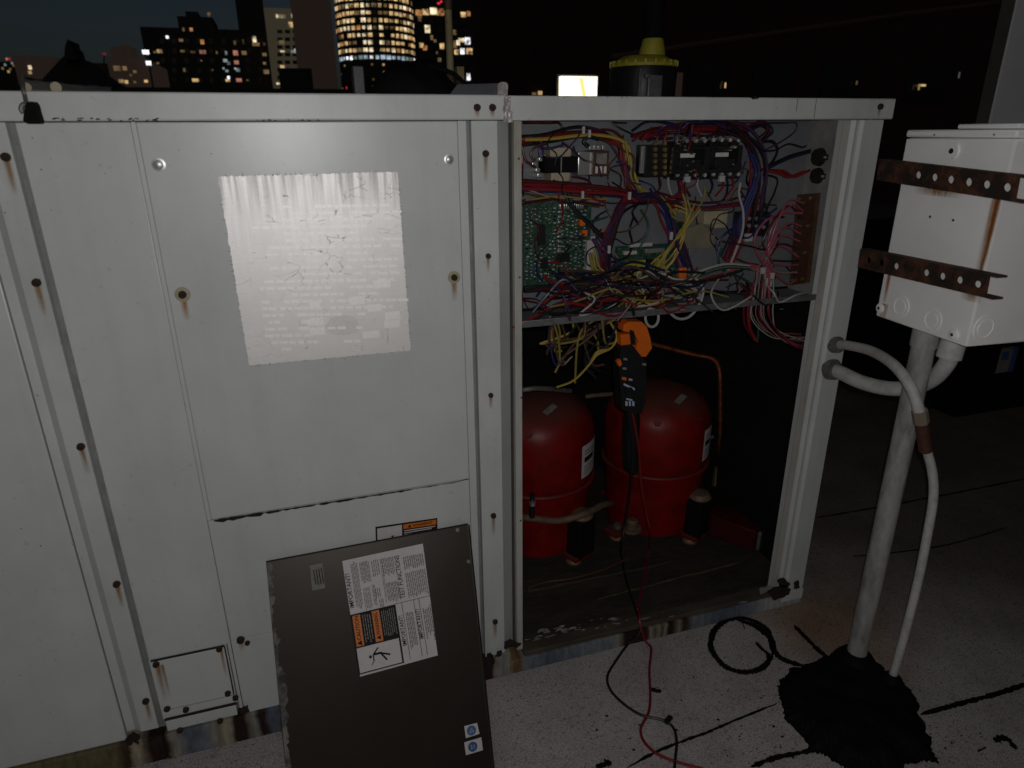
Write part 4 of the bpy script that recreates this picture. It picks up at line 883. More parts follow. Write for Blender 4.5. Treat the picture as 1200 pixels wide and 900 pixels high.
# ------------------------------------------------------------------ clamp meter hanging from the wiring
YM = .052
cm = empty('clamp_meter', A_(742, 440, YM), 'black and orange clamp meter hanging by its jaw from the wires', 'clamp meter')
def mprism(poly, y, t, m, name, parent=cm, sm=False): return MB().prism([at(px, py, 'y', y) for px, py in poly], (0, t, 0)).build(name, m, parent, sm)
mprism(((731, 380), (737, 377), (752, 377), (758, 383), (762, 396), (764, 408), (757, 418), (748, 418), (744, 410), (748, 400), (743, 390), (730, 388)), YM-.016, .026, 'orangep', 'jaw')
mprism(((727, 392), (743, 391), (742, 405), (728, 407)), YM-.012, .02, 'orangep', 'jaw')
mprism(((738, 386), (743, 388), (745, 404), (740, 404)), YM-.0175, .004, 'black', 'jaw_gap')
mprism(((727, 406), (741, 404), (752, 418), (758, 424), (757, 470), (753, 482), (744, 486), (729, 480), (726, 440)), YM-.018, .034, 'black', 'body')
mprism(((723, 424), (727, 421), (729, 427), (726, 430)), YM-.019, .01, 'orangep', 'jaw_lever')
mprism(((729, 420), (745, 424), (745, 437), (729, 433)), YM-.0195, .002, 'glassdark', 'display')
for px, py, m in ((733, 421, 'silver'), (732, 432, 'silver'), (739, 445, 'w_white'), (755, 427, 'silver')):
    mprism(((px-2.2, py-1.6), (px+2.2, py-1), (px+2.2, py+1.4), (px-2.2, py+1)), YM-.0205, .001, m, 'key')
mprism(((729, 441.5), (734, 442.5), (734, 446), (729, 445)), YM-.0205, .001, 'orangep', 'key')
mprism(((731, 449), (744, 455), (744, 457.5), (731, 451.5)), YM-.0205, .001, 'pale', 'print_line')
for k in range(3): mprism(((733+4*k, 470), (735.4+4*k, 470.6), (735.4+4*k, 476), (733+4*k, 475.4)), YM-.0205, .001, 'pale', 'print_line')
mprism(((734, 466.5), (741, 468), (741, 470), (734, 468.5)), YM-.0205, .001, 'pale', 'print_line')
p = A_(737, 458, YM-.019); MB().cyl(p, p+V((0, -.004, 0)), .010, .009, 20).build('dial', 'black', cm, True)
hs = tag(MB().tube([A_(742, 470, .13), A_(740, 490, .15), A_(739, 520, .16), A_(740, 545, .16), A_(742, 553, .16)], .022, 14, True, [.012, .021, .022, .022, .012]).build('black_sleeve', 'black', None, True), 'long black rubber sleeve hanging below the clamp meter', 'sleeve')
# test leads: down from the meter, over the lip, onto the roof
def lead(pts, col, label):
    return tag(MB().tube(smooth(pts, 7), .0032, 8).build('test_lead', 'w_'+col, None, True), label, 'test lead', 'clamp meter leads')
G = lambda px, py, z=.003: at(px, py, 'z', z)
p = A_(740, 481, YM-.012)
lead([p, A_(744, 498, .05), A_(749, 530, .07), A_(751, 565, .09), A_(757, 600, .11), A_(762, 625, .12), G(760, 645, .075), G(757, 668, .066), G(752, 690, .066), G(749, 708, .064), A_(749, 722, .01), A_(751, 735, -.009), A_(757, 752, -.016), G(763, 760, .004), G(761, 785), G(762, 815), G(760, 835), G(751, 853), G(754, 868), G(768, 882), G(790, 892), G(822, 901), G(860, 912)], 'red', 'red test lead running from the clamp meter down onto the roof')
lead([A_(736, 483, YM-.01), A_(741, 520, .05), A_(739, 570, .08), A_(733, 610, .11), A_(728, 640, .11), G(729, 655, .07), G(733, 676, .066), G(741, 703, .064), A_(750, 730, .006), A_(748, 744, -.010), G(735, 756, .004), G(722, 774), G(712, 792), G(715, 808), G(731, 825), G(752, 838), G(777, 844, .006), G(789, 853), G(793, 870), G(791, 892), G(790, 915)], 'black', 'black test lead running from the clamp meter down onto the roof')
tag(MB().box(-.012, .012, -.006, .006, 0, .008, .002, Matrix.Translation(G(783, 845, .001)) @ Matrix.Rotation(R(30), 4, 'Z')).build('lead_clip', 'black', None, True), 'small black clip on the black lead lying on the roof', 'clip')

# ------------------------------------------------------------------ removed door panel leaning on the unit
TL, TR_, BR, BL = V((-.447, -.010, .440)), V((-.033, -.010, .4445)), V((-.052, -.242, .0015)), V((-.452, -.242, .0015))
nP = (TR_-TL).cross(TL-BL).normalized()
if nP.y > 0: nP = -nP
pan = empty('removed_panel', (BL+BR)/2, 'dark bronze removed cover panel with service labels leaning on the unit', 'panel')
MB().slab([BL, BR, TR_, TL], nP, .010).build('sheet', 'bronze', pan)
pn = TL+nP*.0004
def pp(px, py, k=.0006): return atp(px, py, TL+nP*k, nP)
def pst(quad, k, m, name, parent, t=.0004): return MB().slab([pp(px, py, k) for px, py in quad], nP, t).build(name, m, parent)
# worn left edge
b = MB(); prev = None
for i in range(161):
    t = i/160; e0 = TL.lerp(BL, t); wd = .007+.007*NZ.noise(V((t*7, 0, 0)))+.006*NZ.noise(V((t*31, 5, 0)))+.005*NZ.noise(V((t*90, 9, 0)))+(.005 if .4 < t < .7 else 0); wd = max(.002, wd)
    q = (e0+nP*.0008, e0+(TR_-TL).normalized()*wd+nP*.0008)
    v = (b.bm.verts.new(q[0]), b.bm.verts.new(q[1]))
    if prev: b.bm.faces.new((prev[0], v[0], v[1], prev[1]))
    prev = v
b.build('scuffed_edge', 'scuff', pan)
MB().tube([TR_-nP*.003, TR_.lerp(BR, .5)-nP*.003, BR-nP*.003], .004, 8).build('rolled_edge', 'bronze', pan, True)
MB().tube([TL-nP*.004, TL.lerp(TR_, .5)-nP*.004, TR_-nP*.004], .0035, 8).build('rolled_edge', 'bronze', pan, True)
for px, py in ((536, 621), (549, 658)):
    p = pp(px, py, .001); MB().cyl(p, p+nP*.001, .0042, seg=10).build('bare_spot', 'steel_dull', pan)
pst(((363, 663), (378, 660), (381, 689), (366, 692)), .0006, 'paper2', 'small_label', pan)
for k in range(4): pst(((367+3*k, 668-k*.6), (368.2+3*k, 667.7-k*.6), (370.6+3*k, 685-k*.6), (369.4+3*k, 685.3-k*.6)), .0012, 'ink', 'print_line', pan)
for quad, dot, mm, txt in ((((544, 851), (559, 847), (562, 860), (546, 865)), (552.5, 856), 'blue_dot', '\u25b3'), (((544, 870), (564, 864), (566, 879), (546, 885)), (554, 875), 'blue_dot2', '21')):
    s_k = pst(quad, .0006, 'paper', 'inspection_sticker', pan); p = pp(*dot, .001)
    MB().cyl(p, p+nP*.0004, .0098, seg=24).build('blue_disc', mm, s_k)
    ex = (TR_-TL).normalized(); ey = nP.cross(ex); text_mesh(txt, .011, p+nP*.0006, ex, ey, 'pale', s_k)
# big label: white paper with four areas
lab = pst(((401, 657.5), (495.5, 637), (513, 768), (422, 793)), .0006, 'paper', 'service_label', pan)
O = pp(401, 657.5, .0012); E1 = pp(495.5, 637, .0012)-O; E2 = pp(420.5, 791, .0012)-O      # u right, v down
def uv(u, v, k=0): return O+E1*u+E2*v+nP*k
def luv(u0, v0, u1, v1, m, name='print_area', k=.0002, parent=lab): return MB().slab([uv(u0, v1, k), uv(u1, v1, k), uv(u1, v0, k), uv(u0, v0, k)], nP, .0002).build(name, m, parent)
luv(.0, .478, .55, .999, 'ink', k=.0003); luv(.018, .775, .528, .988, 'paper', k=.0006)
luv(.022, .492, .115, .762, 'orange', k=.0006); luv(.255, .492, .345, .762, 'orange', k=.0006)
luv(.55, .474, 1.0, .478, 'ink', k=.0004)
for u in (.625, .775, .84): luv(u, .478, u+.006, .985, 'ink', k=.0004)
b = MB()
def lines(u0, u1, v0, v1, n, m, fill=.5, rag=.15):
    b = MB()
    for k in range(n):
        u = u0+(u1-u0)*(k+.25)/n; w_ = (u1-u0)/n*fill; a = v0+random.uniform(0, rag)*(v1-v0)*.4; z = a; end = v1-random.uniform(0, rag)*(v1-v0)
        while z < end:                                   # word by word
            ln = random.uniform(.012, .035); e = min(z+ln*1.5, end)
            b.slab([uv(u, e, .0008), uv(u+w_, e, .0008), uv(u+w_, z, .0008), uv(u, z, .0008)], nP, .0001); z = e+.006
    o = b.build('print_lines', m, lab); o['kind'] = 'stuff'; return o
lines(.085, .17, .02, .46, 5, 'inkg', .6); lines(.19, .31, .04, .24, 7, 'inkg', .6); lines(.19, .28, .27, .48, 5, 'inkg'); lines(.33, .43, .05, .20, 4, 'inkg'); lines(.33, .40, .30, .40, 3, 'inkg')
lines(.46, .61, .05, .22, 8, 'inkg', .6); lines(.47, .62, .27, .46, 8, 'inkg', .6); lines(.44, .47, .04, .46, 2, 'inkg', .5); lines(.30, .34, .26, .46, 3, 'inkg', .6); lines(.72, .98, .08, .20, 10, 'inkg', .6); lines(.72, .98, .22, .465, 11, 'inkg', .55)
lines(.36, .42, .40, .48, 3, 'inkg')
lines(.13, .24, .50, .755, 4, 'paper2', .45); lines(.36, .53, .50, .755, 7, 'paper2', .45)
lines(.65, .75, .57, .90, 5, 'inkg', .6, .1); lines(.865, .975, .55, .88, 5, 'inkg', .6, .3)
dn = E1.normalized(); upv = -E2.normalized()     # lettering reads upward: turned a quarter turn
LS = E1.length
text_mesh('IMPORTANT!', LS*.075, uv(.04, .27), upv, -dn, 'ink', lab, squeeze=.95)
text_mesh('TEST FUNCTIONS', LS*.085, uv(.655, .25), upv, -dn, 'ink', lab, squeeze=.78)
text_mesh('IMPORTANT!', LS*.07, uv(.592, .72), upv, -dn, 'ink', lab, squeeze=.9)
text_mesh('IMPORTANT!', LS*.07, uv(.808, .70), upv, -dn, 'ink', lab, squeeze=.9)
text_mesh('\u25b2CAUTION', LS*.068, uv(.070, .627, .0006), upv, -dn, 'ink', lab, squeeze=.95)
text_mesh('\u25b2WARNING', LS*.066, uv(.30, .627, .0006), upv, -dn, 'ink', lab, squeeze=.85)
# falling-figure pictogram
fg = MB()
def limb(u0, v0, u1, v1, wd):
    a, c = uv(u0, v0, .0009), uv(u1, v1, .0009); d = (c-a).normalized(); s = nP.cross(d)*wd
    fg.slab([a-s, c-s, c+s, a+s], nP, .0003)
limb(.21, .860, .30, .862, .0022); limb(.20, .862, .27, .81, .0014); limb(.20, .862, .20, .915, .0013); limb(.20, .915, .17, .945, .0008); limb(.29, .862, .40, .895, .0018); limb(.29, .862, .355, .935, .0018)
p = uv(.165, .873, .0009); fg.cyl(p-nP*.0003, p, .0030, seg=14); fg.build('pictogram', 'ink', lab)

# ------------------------------------------------------------------ padlock hanging on its strap, tape, film on top of unit
pl = empty('padlock', A_(36, 135, -.03), 'black padlock hanging from a grey strap on the top rail', 'padlock')
MB().prism([A_(px, py, -.038) for px, py in ((30, 121), (33, 119), (38, 119), (41, 123), (44, 134), (47, 143), (45, 145), (33, 145), (27, 141.5), (28, 132))], (0, .022, 0)).build('body', 'blackm', pl)
MB().tube([A_(30+5*math.cos(t), 128-5.5*math.sin(t)-1, -.028) for t in [k*.4-.6 for k in range(13)]], .0035, 8).build('shackle', 'fitting', pl, True)
st = tag(MB().tube(smooth([A_(26, 88, .02), A_(27, 104, -.014), A_(29, 112, -.018), A_(31, 120, -.026)], 4), .0030, 6).build('strap', 'fitting', None, True), 'thin grey strap holding the padlock over the top rail', 'strap')
tp = MB(); grid = []
for i in range(11):
    row = []
    for j in range(8):
        u = i/10; px = 590+8.5*j/7+random.uniform(-1.2, 1.2)*(1 if j in (0, 7) else .3)+(2 if j == 7 and i > 5 else 0); py = 113.5+30*u
        row.append(tp.bm.verts.new(A_(px, py, -.0135-random.uniform(0, .0025))))
    grid.append(row)
for A, B in zip(grid, grid[1:]):
    for j in range(7): tp.bm.faces.new((A[j], A[j+1], B[j+1], B[j]))
tag(tp.build('foil_tape', 'tape', None, True), 'crumpled grey tape over the joint in the top rail', 'tape')
# grey bent flashing lying behind the rail, its crumpled end turned up
fl = empty('flashing', (.03, .06, H), 'bent grey sheet metal flashing with crumpled end lying on the unit top', 'flashing')
MB().slab([A_(526, 112, .03), A_(586, 111.8, .03), A_(585, 97.5, .06), A_(536, 99, .06)], V((0, -1, .3)).normalized(), .003).build('sheet', 'flash_grey', fl)
MB().prism([A_(px, py, .025) for px, py in ((583.5, 98), (588, 96), (593.5, 96.5), (595.5, 100), (594.5, 113.5), (583, 113.5))], (0, .02, 0)).build('crumpled_end', 'tape', fl)
# film scrap
fm = MB(); rows = []
for i in range(14):
    u = i/13; px = 25+105*u; top = 88+ (u**.7)*13.5+random.uniform(-.6, .6); rows.append([fm.bm.verts.new(A_(px, top+(108-top)*j/4, .03+.012*random.random()+.01*(4-j))) for j in range(5)])
for A, B in zip(rows, rows[1:]):
    for j in range(4): fm.bm.faces.new((A[j], A[j+1], B[j+1], B[j]))
fo_ = fm.build('plastic_film', 'film', None, True); tag(fo_, 'crinkled glossy plastic film on the unit top behind the padlock', 'film')
sol = fo_.modifiers.new('thickness', 'SOLIDIFY'); sol.thickness = .002
for px, rx, nm in ((31.5, 4, 'a'), (66, 4.5, 'b')):
    p = A_(px, 102.5, .012); MB().cyl(p, p+V((0, -.002, 0)), rx*.0017, seg=14).build('film_grommet', 'cream', fo_)
# black tool bag
bgp = A_(490, 112, .35)
bag = empty('tool_bag', (bgp.x, .40, H-.003), 'slumped black fabric bag lying on top of the unit', 'bag')
bm2 = bmesh.new(); bmesh.ops.create_icosphere(bm2, subdivisions=4, radius=1)
for v in bm2.verts:
    x, y, z = v.co; v.co = V((x*.105+.012*math.sin(5*y+2*z), y*.09, max(z, -.15)*.078*(1-.35*abs(x)**2.2)+.012+.006*math.sin(7*x+3*y)))
g = MB(); g.bm.free(); g.bm = bm2
for v in bm2.verts: v.co += V((bgp.x, .40, H-.003))
g.build('bag_body', 'bag', bag, True)
MB().tube(smooth([V((bgp.x+.03, .36, H+.075)), V((bgp.x+.08, .33, H+.055)), V((bgp.x+.115, .30, H+.01)), V((bgp.x+.12, .28, H))], 6), .005, 8).build('bag_strap', 'bag', bag, True)
# wet vacuum: black drum, ribbed yellow lid with spout, black hose rising
vy = .55; vp = A_(752, 113, vy); sc = (A_(788, 100, vy)-A_(718, 100, vy)).length/2
vac = empty('shop_vacuum', (vp.x, vy, H-.003), 'black drum vacuum with a ribbed yellow lid standing on the unit top', 'vacuum')
zt = A_(752, 80, vy).z; z_l = A_(752, 68, vy).z; z_s = A_(752, 40, vy).z
MB().lathe([(sc*.92, H-.003), (sc*.98, H+.02), (sc*1.0, zt-.012), (sc*.97, zt)], (vp.x, vy, 0), 36).build('drum', 'black', vac, True)
lid = MB().lathe([(sc*.97, zt+.001), (sc*.99, zt+.008), (sc*.93, zt+.014), (sc*.74, z_l-.002), (sc*.62, z_l+.004)], (vp.x, vy, 0), 36).build('lid', 'vac_yellow', vac, True)
for k in range(22):
    t = 2*math.pi*k/22; p = V((vp.x+sc*.97*math.cos(t), vy+sc*.97*math.sin(t), zt+.002)); MB().box(-.004, .004, -.003, .003, 0, .014, .001, Matrix.Translation(p) @ Matrix.Rotation(t, 4, 'Z')).build('lid_rib', 'vac_yellow', lid, True)
MB().lathe([(sc*.40, z_l), (sc*.37, z_l+.02), (sc*.30, z_s-.012), (sc*.24, z_s)], (vp.x+.024, vy, 0), 24).build('spout', 'vac_yellow', vac, True)
MB().tube(smooth([V((vp.x+.024, vy, z_s-.01)), V((vp.x+.024, vy, z_s+.06)), V((vp.x+.026, vy+.01, z_s+.25)), V((vp.x+.05, vy+.1, z_s+.6))], 6), sc*.30, 16).build('hose', 'blackm', vac, True)
MB().box(vp.x-sc*.62, vp.x-sc*.55, vy-sc*.98, vy-sc*.7, H, zt-.008, .001).build('latch', 'fitting', vac, True)
MB().box(vp.x-sc*.35, vp.x+sc*.12, vy-sc*1.01, vy-sc*.8, H, zt-.022, .004).build('cover_plate', 'steel_dull', vac, True)
MB().box(vp.x-sc*.45, vp.x-sc*.25, vy-sc*1.03, vy-sc*.8, zt-.03, zt-.02, .003).build('clip', 'fitting', vac, True)

# ------------------------------------------------------------------ disconnect box on its post
ZB = .872
Bl, Bc, Br = at(1026, 370, 'z', ZB), at(1132, 407, 'z', ZB), at(1190, 395, 'z', ZB)
e1 = (Bc-Bl); Wb = e1.length; e1.normalize(); nb = V((e1.y, -e1.x, 0))            # e1 along the left face toward the viewer
if nb.x > 0: nb = -nb                                                            # outward: toward the unit
DEP = (Br-Bc).length*.985; ZT = ZB+.375
# top z of the enclosure from the photograph
def zat(px, py, base):
    d = ray(px, py); t = ((base-CAM).xy.dot(d.xy))/d.xy.dot(d.xy); return CAM.z+d.z*t
ZT = zat(1063, 152, Bl)
pc = V((.868, -.248, 0))
post = tag(MB().cyl((pc.x, pc.y, .0), (pc.x, pc.y, ZB-.045), .0222, seg=28).build('mounting_post', 'galv', None, True), 'grey painted steel pipe post standing in black tar under the switch box', 'post')
MB().cyl((pc.x, pc.y, ZB-.045), (pc.x, pc.y, ZB-.002), .0255, seg=28).build('post_collar', 'galv', post, True)
box = empty('switch_box', (pc.x, pc.y, ZB), 'white grey metal disconnect box with rust streaks mounted on the post', 'electrical box')
cx0 = Bl-nb*.0
def bx(u, d, z): return Bl+e1*u-nb*d+V((0, 0, z-ZB))       # u along left face, d depth away from the unit
def bslab(u0, u1, d0, d1, z0, z1, m, name, parent=box, sm=False, bev=0):
    mtx = Matrix((( e1.x, -nb.x, 0, Bl.x), (e1.y, -nb.y, 0, Bl.y), (0, 0, 1, 0), (0, 0, 0, 1)))
    return MB().box(u0, u1, d0, d1, z0, z1, bev, mtx).build(name, m, parent, sm)
zl = zat(1063, 160, Bl)
bslab(0, Wb, 0, DEP, ZB, zl-.002, 'boxgrey', 'enclosure', box, True, .0035)
bslab(-.004, Wb+.004, -.005, DEP+.004, zl-.0015, ZT, 'boxgrey', 'lid', box, True, .004)
zc = zat(1185, 212, Bc)
bslab(-.002, Wb+.001, -.003, -.0005, zc+.012, zl-.004, 'boxgrey', 'lid_skirt', box, True, .001)
bslab(Wb*.38, Wb*.92, .02, DEP-.01, ZT+.0005, ZT+.009, 'boxgrey', 'hub_plate', box, True, .003)
def onl(px, py, k=0): return atp(px, py, Bl+nb*k, nb)
p = onl(1117, 177, .003); MB().lathe([(.014, 0), (.013, .002), (.0135, .004), (.004, .0042)], p, 24, nb).build('lock_disc', 'boxgrey', box, True)
MB().cyl(p+nb*.004, p+nb*.0048, .0048, seg=16).build('keyhole', 'ink', box)
for px, py, r in ((1056, 359, .0205), (1093, 375, .0205)):
    p = onl(px, py, 0); k_ = MB().lathe([(r, 0), (r, .0016), (r*.86, .0018), (r*.84, .0006), (r*.62, .0006), (r*.6, .0017), (r*.2, .0018)], p, 28, nb).build('knockout', 'boxgrey', box, True)
for px, py in ((1032, 361), (1118, 392)):
    p = onl(px, py, 0); s_ = MB().lathe([(.0105, 0), (.010, .003), (.0065, .0045), (.003, .005)], p, 18, nb).build('screw', 'boxgrey', box, True)
    MB().cyl(p+nb*.005, p+nb*.0055, .003, seg=10).build('screw_slot', 'ink', s_)
nr = e1
def onr(px, py, k=0): return atp(px, py, Bc+nr*k, nr)
p = onr(1153, 384, 0); MB().lathe([(.022, 0), (.022, .0016), (.019, .0018), (.0185, .0006), (.014, .0006), (.0135, .0018), (.004, .0019)], p, 28, nr).build('knockout', 'boxgrey', box, True)
for px, py in ((1090, 254), (1117, 258)):
    p = onl(px, py, .0); MB().cyl(p, p+nb*.0006, .0024, seg=10).build('screw_hole', 'ink', box)
for px in (1095, 1165):
    p = onl(px, 158, .005); MB().cyl(p, p+nb*.0006, .0018, seg=10).build('rivet', 'inkg', box)
# rust runs on the enclosure
def bstain(p, ex, wdt, ln, m, n_):
    b = MB(); uvl = b.bm.loops.layers.uv.new('UVMap'); q = p+n_*.0008; dz = V((0, 0, -ln))
    f = b.bm.faces.new([b.bm.verts.new(x) for x in (q-ex*wdt/2, q+ex*wdt/2, q+ex*wdt/2+dz, q-ex*wdt/2+dz)])
    for lp, c in zip(f.loops, ((0, 0), (1, 0), (1, .75), (0, .75))): lp[uvl].uv = c
    b.build('rust_stain', m, box)
for px, wdt, ln in ((1170, .014, .14), (1169, .024, .135), (1171, .009, .14), (1170, .010, .14)): bstain(onl(px, 232), e1, wdt, ln, 'stain2', nb)
bstain(onl(1043, 320), e1, .014, .06, 'stain2', nb); bstain(onl(1037, 356), e1, .026, .03, 'stain2', nb); bstain(onl(1100, 222), e1, .12, .012, 'stain', nb); bstain(onl(1140, 340), e1, .05, .02, 'stain', nb)
# perforated rusty strut channels
def strut(a_top, a_bot, b_top, b_bot, holes, off, dark_to):
    A0, A1, B0, B1 = onl(*a_top, off), onl(*a_bot, off), onl(*b_top, off), onl(*b_bot, off)
    sc_ = MB(); ax = (B0-A0); L_ = ax.length; axn = ax.normalized(); hh = ((A0-A1).length+(B0-B1).length)/2; dnv = (A1-A0).normalized()
    us = [(onl(px, py, off)-A0).dot(axn) for px, py in holes]; r = hh*.20; vc = hh*.5
    def P(u, v): return A0+axn*u+dnv*v
    cuts = sorted(us); edges = [0]
    for i, u in enumerate(cuts):
        lo_ = u-r*1.6 if i == 0 else max((cuts[i-1]+u)/2, u-r*1.9); hi_ = u+r*1.6 if i == len(cuts)-1 else min((cuts[i+1]+u)/2, u+r*1.9)
        N = 16; sq = []; ci = []
        for k in range(N):
            t = 2*math.pi*k/N; cx, cv = math.cos(t), math.sin(t); m_ = max(abs(cx), abs(cv))
            sx_ = cx/m_; sv = cv/m_; uu = u+(hi_-u)*sx_ if sx_ > 0 else u+(u-lo_)*sx_; vv = vc+sv*hh*.5
            sq.append(P(uu, vv)); ci.append(P(u+r*cx, vc+r*cv))
        back = -nb*-.0
        S = [sc_.bm.verts.new(q) for q in sq]; C = [sc_.bm.verts.new(q) for q in ci]; C2 = [sc_.bm.verts.new(q-nb*.003) for q in ci]
        for k in range(N):
            j = (k+1) % N; sc_.bm.faces.new((S[k], S[j], C[j], C[k])); sc_.bm.faces.new((C[k], C[j], C2[j], C2[k]))
        edges += [lo_, hi_]
    edges.append(L_)
    for i in range(0, len(edges), 2):
        a, c = edges[i], edges[i+1]
        if c-a > 1e-4: sc_.bm.faces.new([sc_.bm.verts.new(q) for q in (P(a, 0), P(c, 0), P(c, hh), P(a, hh))])
    for v0 in (0, hh):     # side flanges back to the enclosure, a little longer than the web
        s_ = -1 if v0 == 0 else 1
        sc_.slab([P(-.0, v0), P(L_+.012, v0), P(L_+.012, v0+s_*.003), P(0, v0+s_*.003)], nb, off-.0012)
    return sc_.build('strut_channel', 'strut', box, label='rusty perforated strut channel bolted across the box')
strut((1030, 188), (1027, 212), (1196, 208), (1193, 231), ((1075, 204), (1094, 207), (1113, 209.5), (1134, 212), (1155, 215), (1179, 218)), .022, 0)
strut((1008, 293), (1005, 315), (1161, 324), (1157, 343), ((1018, 302), (1033, 305), (1050, 310), (1085, 319), (1104, 323), (1124, 328), (1145, 333)), .022, 0)
# conduits
def conduit(name, pts, r, m, label, n=8): o = MB().tube(smooth(pts, n), r, 18).build(name, m, None, True); return tag(o, label, 'conduit', 'conduits beside the switch box')
a = A_(980, 404, -.002); c = onl(1085, 520); end = V((.905, -.305, .66))
c_end = atp(1081, 487, pc+V((0.0, -.075, 0)), V((0, 1, 0))); 
def cy_(px, py, y): return at(px, py, 'y', y)
u1 = conduit('flexible_conduit', [cy_(981, 404, -.004), cy_(995, 405, -.05), cy_(1020, 411, -.13), cy_(1043, 424, -.21), cy_(1060, 442, -.265), cy_(1072, 464, -.30), cy_(1078, 487, -.31)], .0110, 'conduit', 'upper grey conduit curving from corner post down to the brown coupling')
MB().cyl(cy_(983, 404, -.016), cy_(977, 404, .0), .0195, seg=18).build('fitting', 'fitting', u1, True)
kn = at(1078, 487, 'y', -.31)
lc = conduit('flexible_conduit', [cy_(976, 433, -.004), cy_(988, 438, -.04), cy_(1010, 448, -.09), cy_(1040, 455, -.15), cy_(1070, 454, -.20), cy_(1093, 444, -.25), cy_(1108, 428, -.28), cy_(1116, 412, -.29)], .0165, 'conduit', 'lower grey conduit looping from corner post up into the switch box')
MB().cyl(cy_(979, 433, -.018), cy_(971, 433, .0), .025, seg=18).build('fitting', 'fitting', lc, True)
p = cy_(1116, 412, -.29); MB().cyl(p+V((-.006, 0, -.012)), V((p.x, p.y, ZB-.001)), .023, seg=18).build('fitting', 'conduit', lc, True)
ve = at(1044, 800, 'z', .02)
rc = conduit('rigid_conduit', [kn+V((0, 0, .0)), cy_(1084, 520, -.312), cy_(1092, 550, -.315), cy_(1094, 580, -.318), cy_(1088, 620, -.32), cy_(1076, 680, -.325), cy_(1061, 740, -.328), ve], .0092, 'conduit', 'thin pale conduit rising from the tar base beside the post')
cd1 = cy_(1079, 490, -.31); cd2 = cy_(1085, 530, -.313)
MB().cyl(cd1, cd1.lerp(cd2, .95), .0125, seg=18).build('coupling', mat('brown_coupling', (.085, .03, .018), .55, var=.4, vscale=60), rc, True, label='brown rusty coupling')
MB().cyl(cd1-(cd2-cd1)*.22, cd1.lerp(cd2, .12), .0145, seg=8).build('coupling_nut', mat('tan_nut', (.24, .20, .15), .5, .3), rc, True)
# tar mound
outl = [(911, 812), (914, 795), (926, 784), (950, 776), (972, 770), (986, 763), (1013, 763), (1036, 785), (1044, 793), (1060, 799), (1078, 822), (1076, 835), (1090, 858), (1097, 884), (1100, 897), (1088, 893), (1062, 897), (1050, 908), (1000, 906), (975, 890), (952, 882), (938, 864), (920, 842)]
base = [at(px, py, 'z', .002) for px, py in outl]
def refine(loop, k):
    out = []
    for a, b_ in zip(loop, loop[1:]+loop[:1]):
        for i in range(k): out.append(a.lerp(b_, i/k))
    return out
lp = refine(base, 5); lp = [V((q.x+random.gauss(0, .0012)+.010*NZ.noise(V((q.x*30, q.y*30, 4))), q.y+random.gauss(0, .0012)+.010*NZ.noise(V((q.x*30, q.y*30, 8))), 0)) for q in lp]
def inside(x, y):
    c = False; j = len(lp)-1
    for i in range(len(lp)):
        if (lp[i].y > y) != (lp[j].y > y) and x < (lp[j].x-lp[i].x)*(y-lp[i].y)/(lp[j].y-lp[i].y)+lp[i].x: c = not c
        j = i
    return c
def edge_d(x, y): return min(math.hypot(q.x-x, q.y-y) for q in lp)
tm = MB(); st_ = .0046; x0_, x1_ = min(q.x for q in lp), max(q.x for q in lp); y0_, y1_ = min(q.y for q in lp), max(q.y for q in lp); vg = {}
nx, ny = int((x1_-x0_)/st_)+2, int((y1_-y0_)/st_)+2
for i in range(nx):
    for j in range(ny):
        x, y = x0_+i*st_, y0_+j*st_
        if inside(x, y):
            e = edge_d(x, y); k = min(1, e/.045); k = k*k*(3-2*k); h = .0035+.024*k+.010*max(0, 1-math.hypot(x-pc.x, y-pc.y)/.12)
            h += .0065*NZ.noise(V((x*22, y*22, 0)))*(.3+k)+.0018*NZ.noise(V((x*60, y*60, 3)))+.0006*NZ.noise(V((x*190, y*190, 1)))
            vg[i, j] = tm.bm.verts.new((x+random.uniform(-.002, .002), y+random.uniform(-.002, .002), max(.0026, h)))
for (i, j), v in list(vg.items()):
    q = [vg.get((i, j)), vg.get((i+1, j)), vg.get((i+1, j+1)), vg.get((i, j+1))]; q = [u for u in q if u]
    if len(q) >= 3: tm.bm.faces.new(q)
for e in [e for e in tm.bm.edges if e.is_boundary]:      # skirt down to the roof
    a_, b_ = e.verts
    d0 = [tm.bm.verts.new((p.co.x, p.co.y, .0)) for p in (a_, b_)]; tm.bm.faces.new((a_, b_, d0[1], d0[0]))
tag(tm.build('tar_mound', 'tar', None, False), 'thick black tar mound sealing the foot of the post', 'tar patch')
for cpx, cpy, cr, h in ((1000, 770, .034, .046), (1044, 800, .018, .040)):
    q = at(cpx, cpy, 'z', .03); q = V((pc.x, pc.y, 0)) if cpx == 1000 else V((ve.x, ve.y, 0))
    tag(MB().lathe([(cr*1.5, .02), (cr*1.2, .035), (cr*.95, h), (cr*.65, h+.006)], q, 24).build('tar_collar', 'tar', None, True), 'black tar collar around the %s' % ('thick post' if cpx == 1000 else 'thin conduit'), 'tar collar', 'tar collars on the mound')
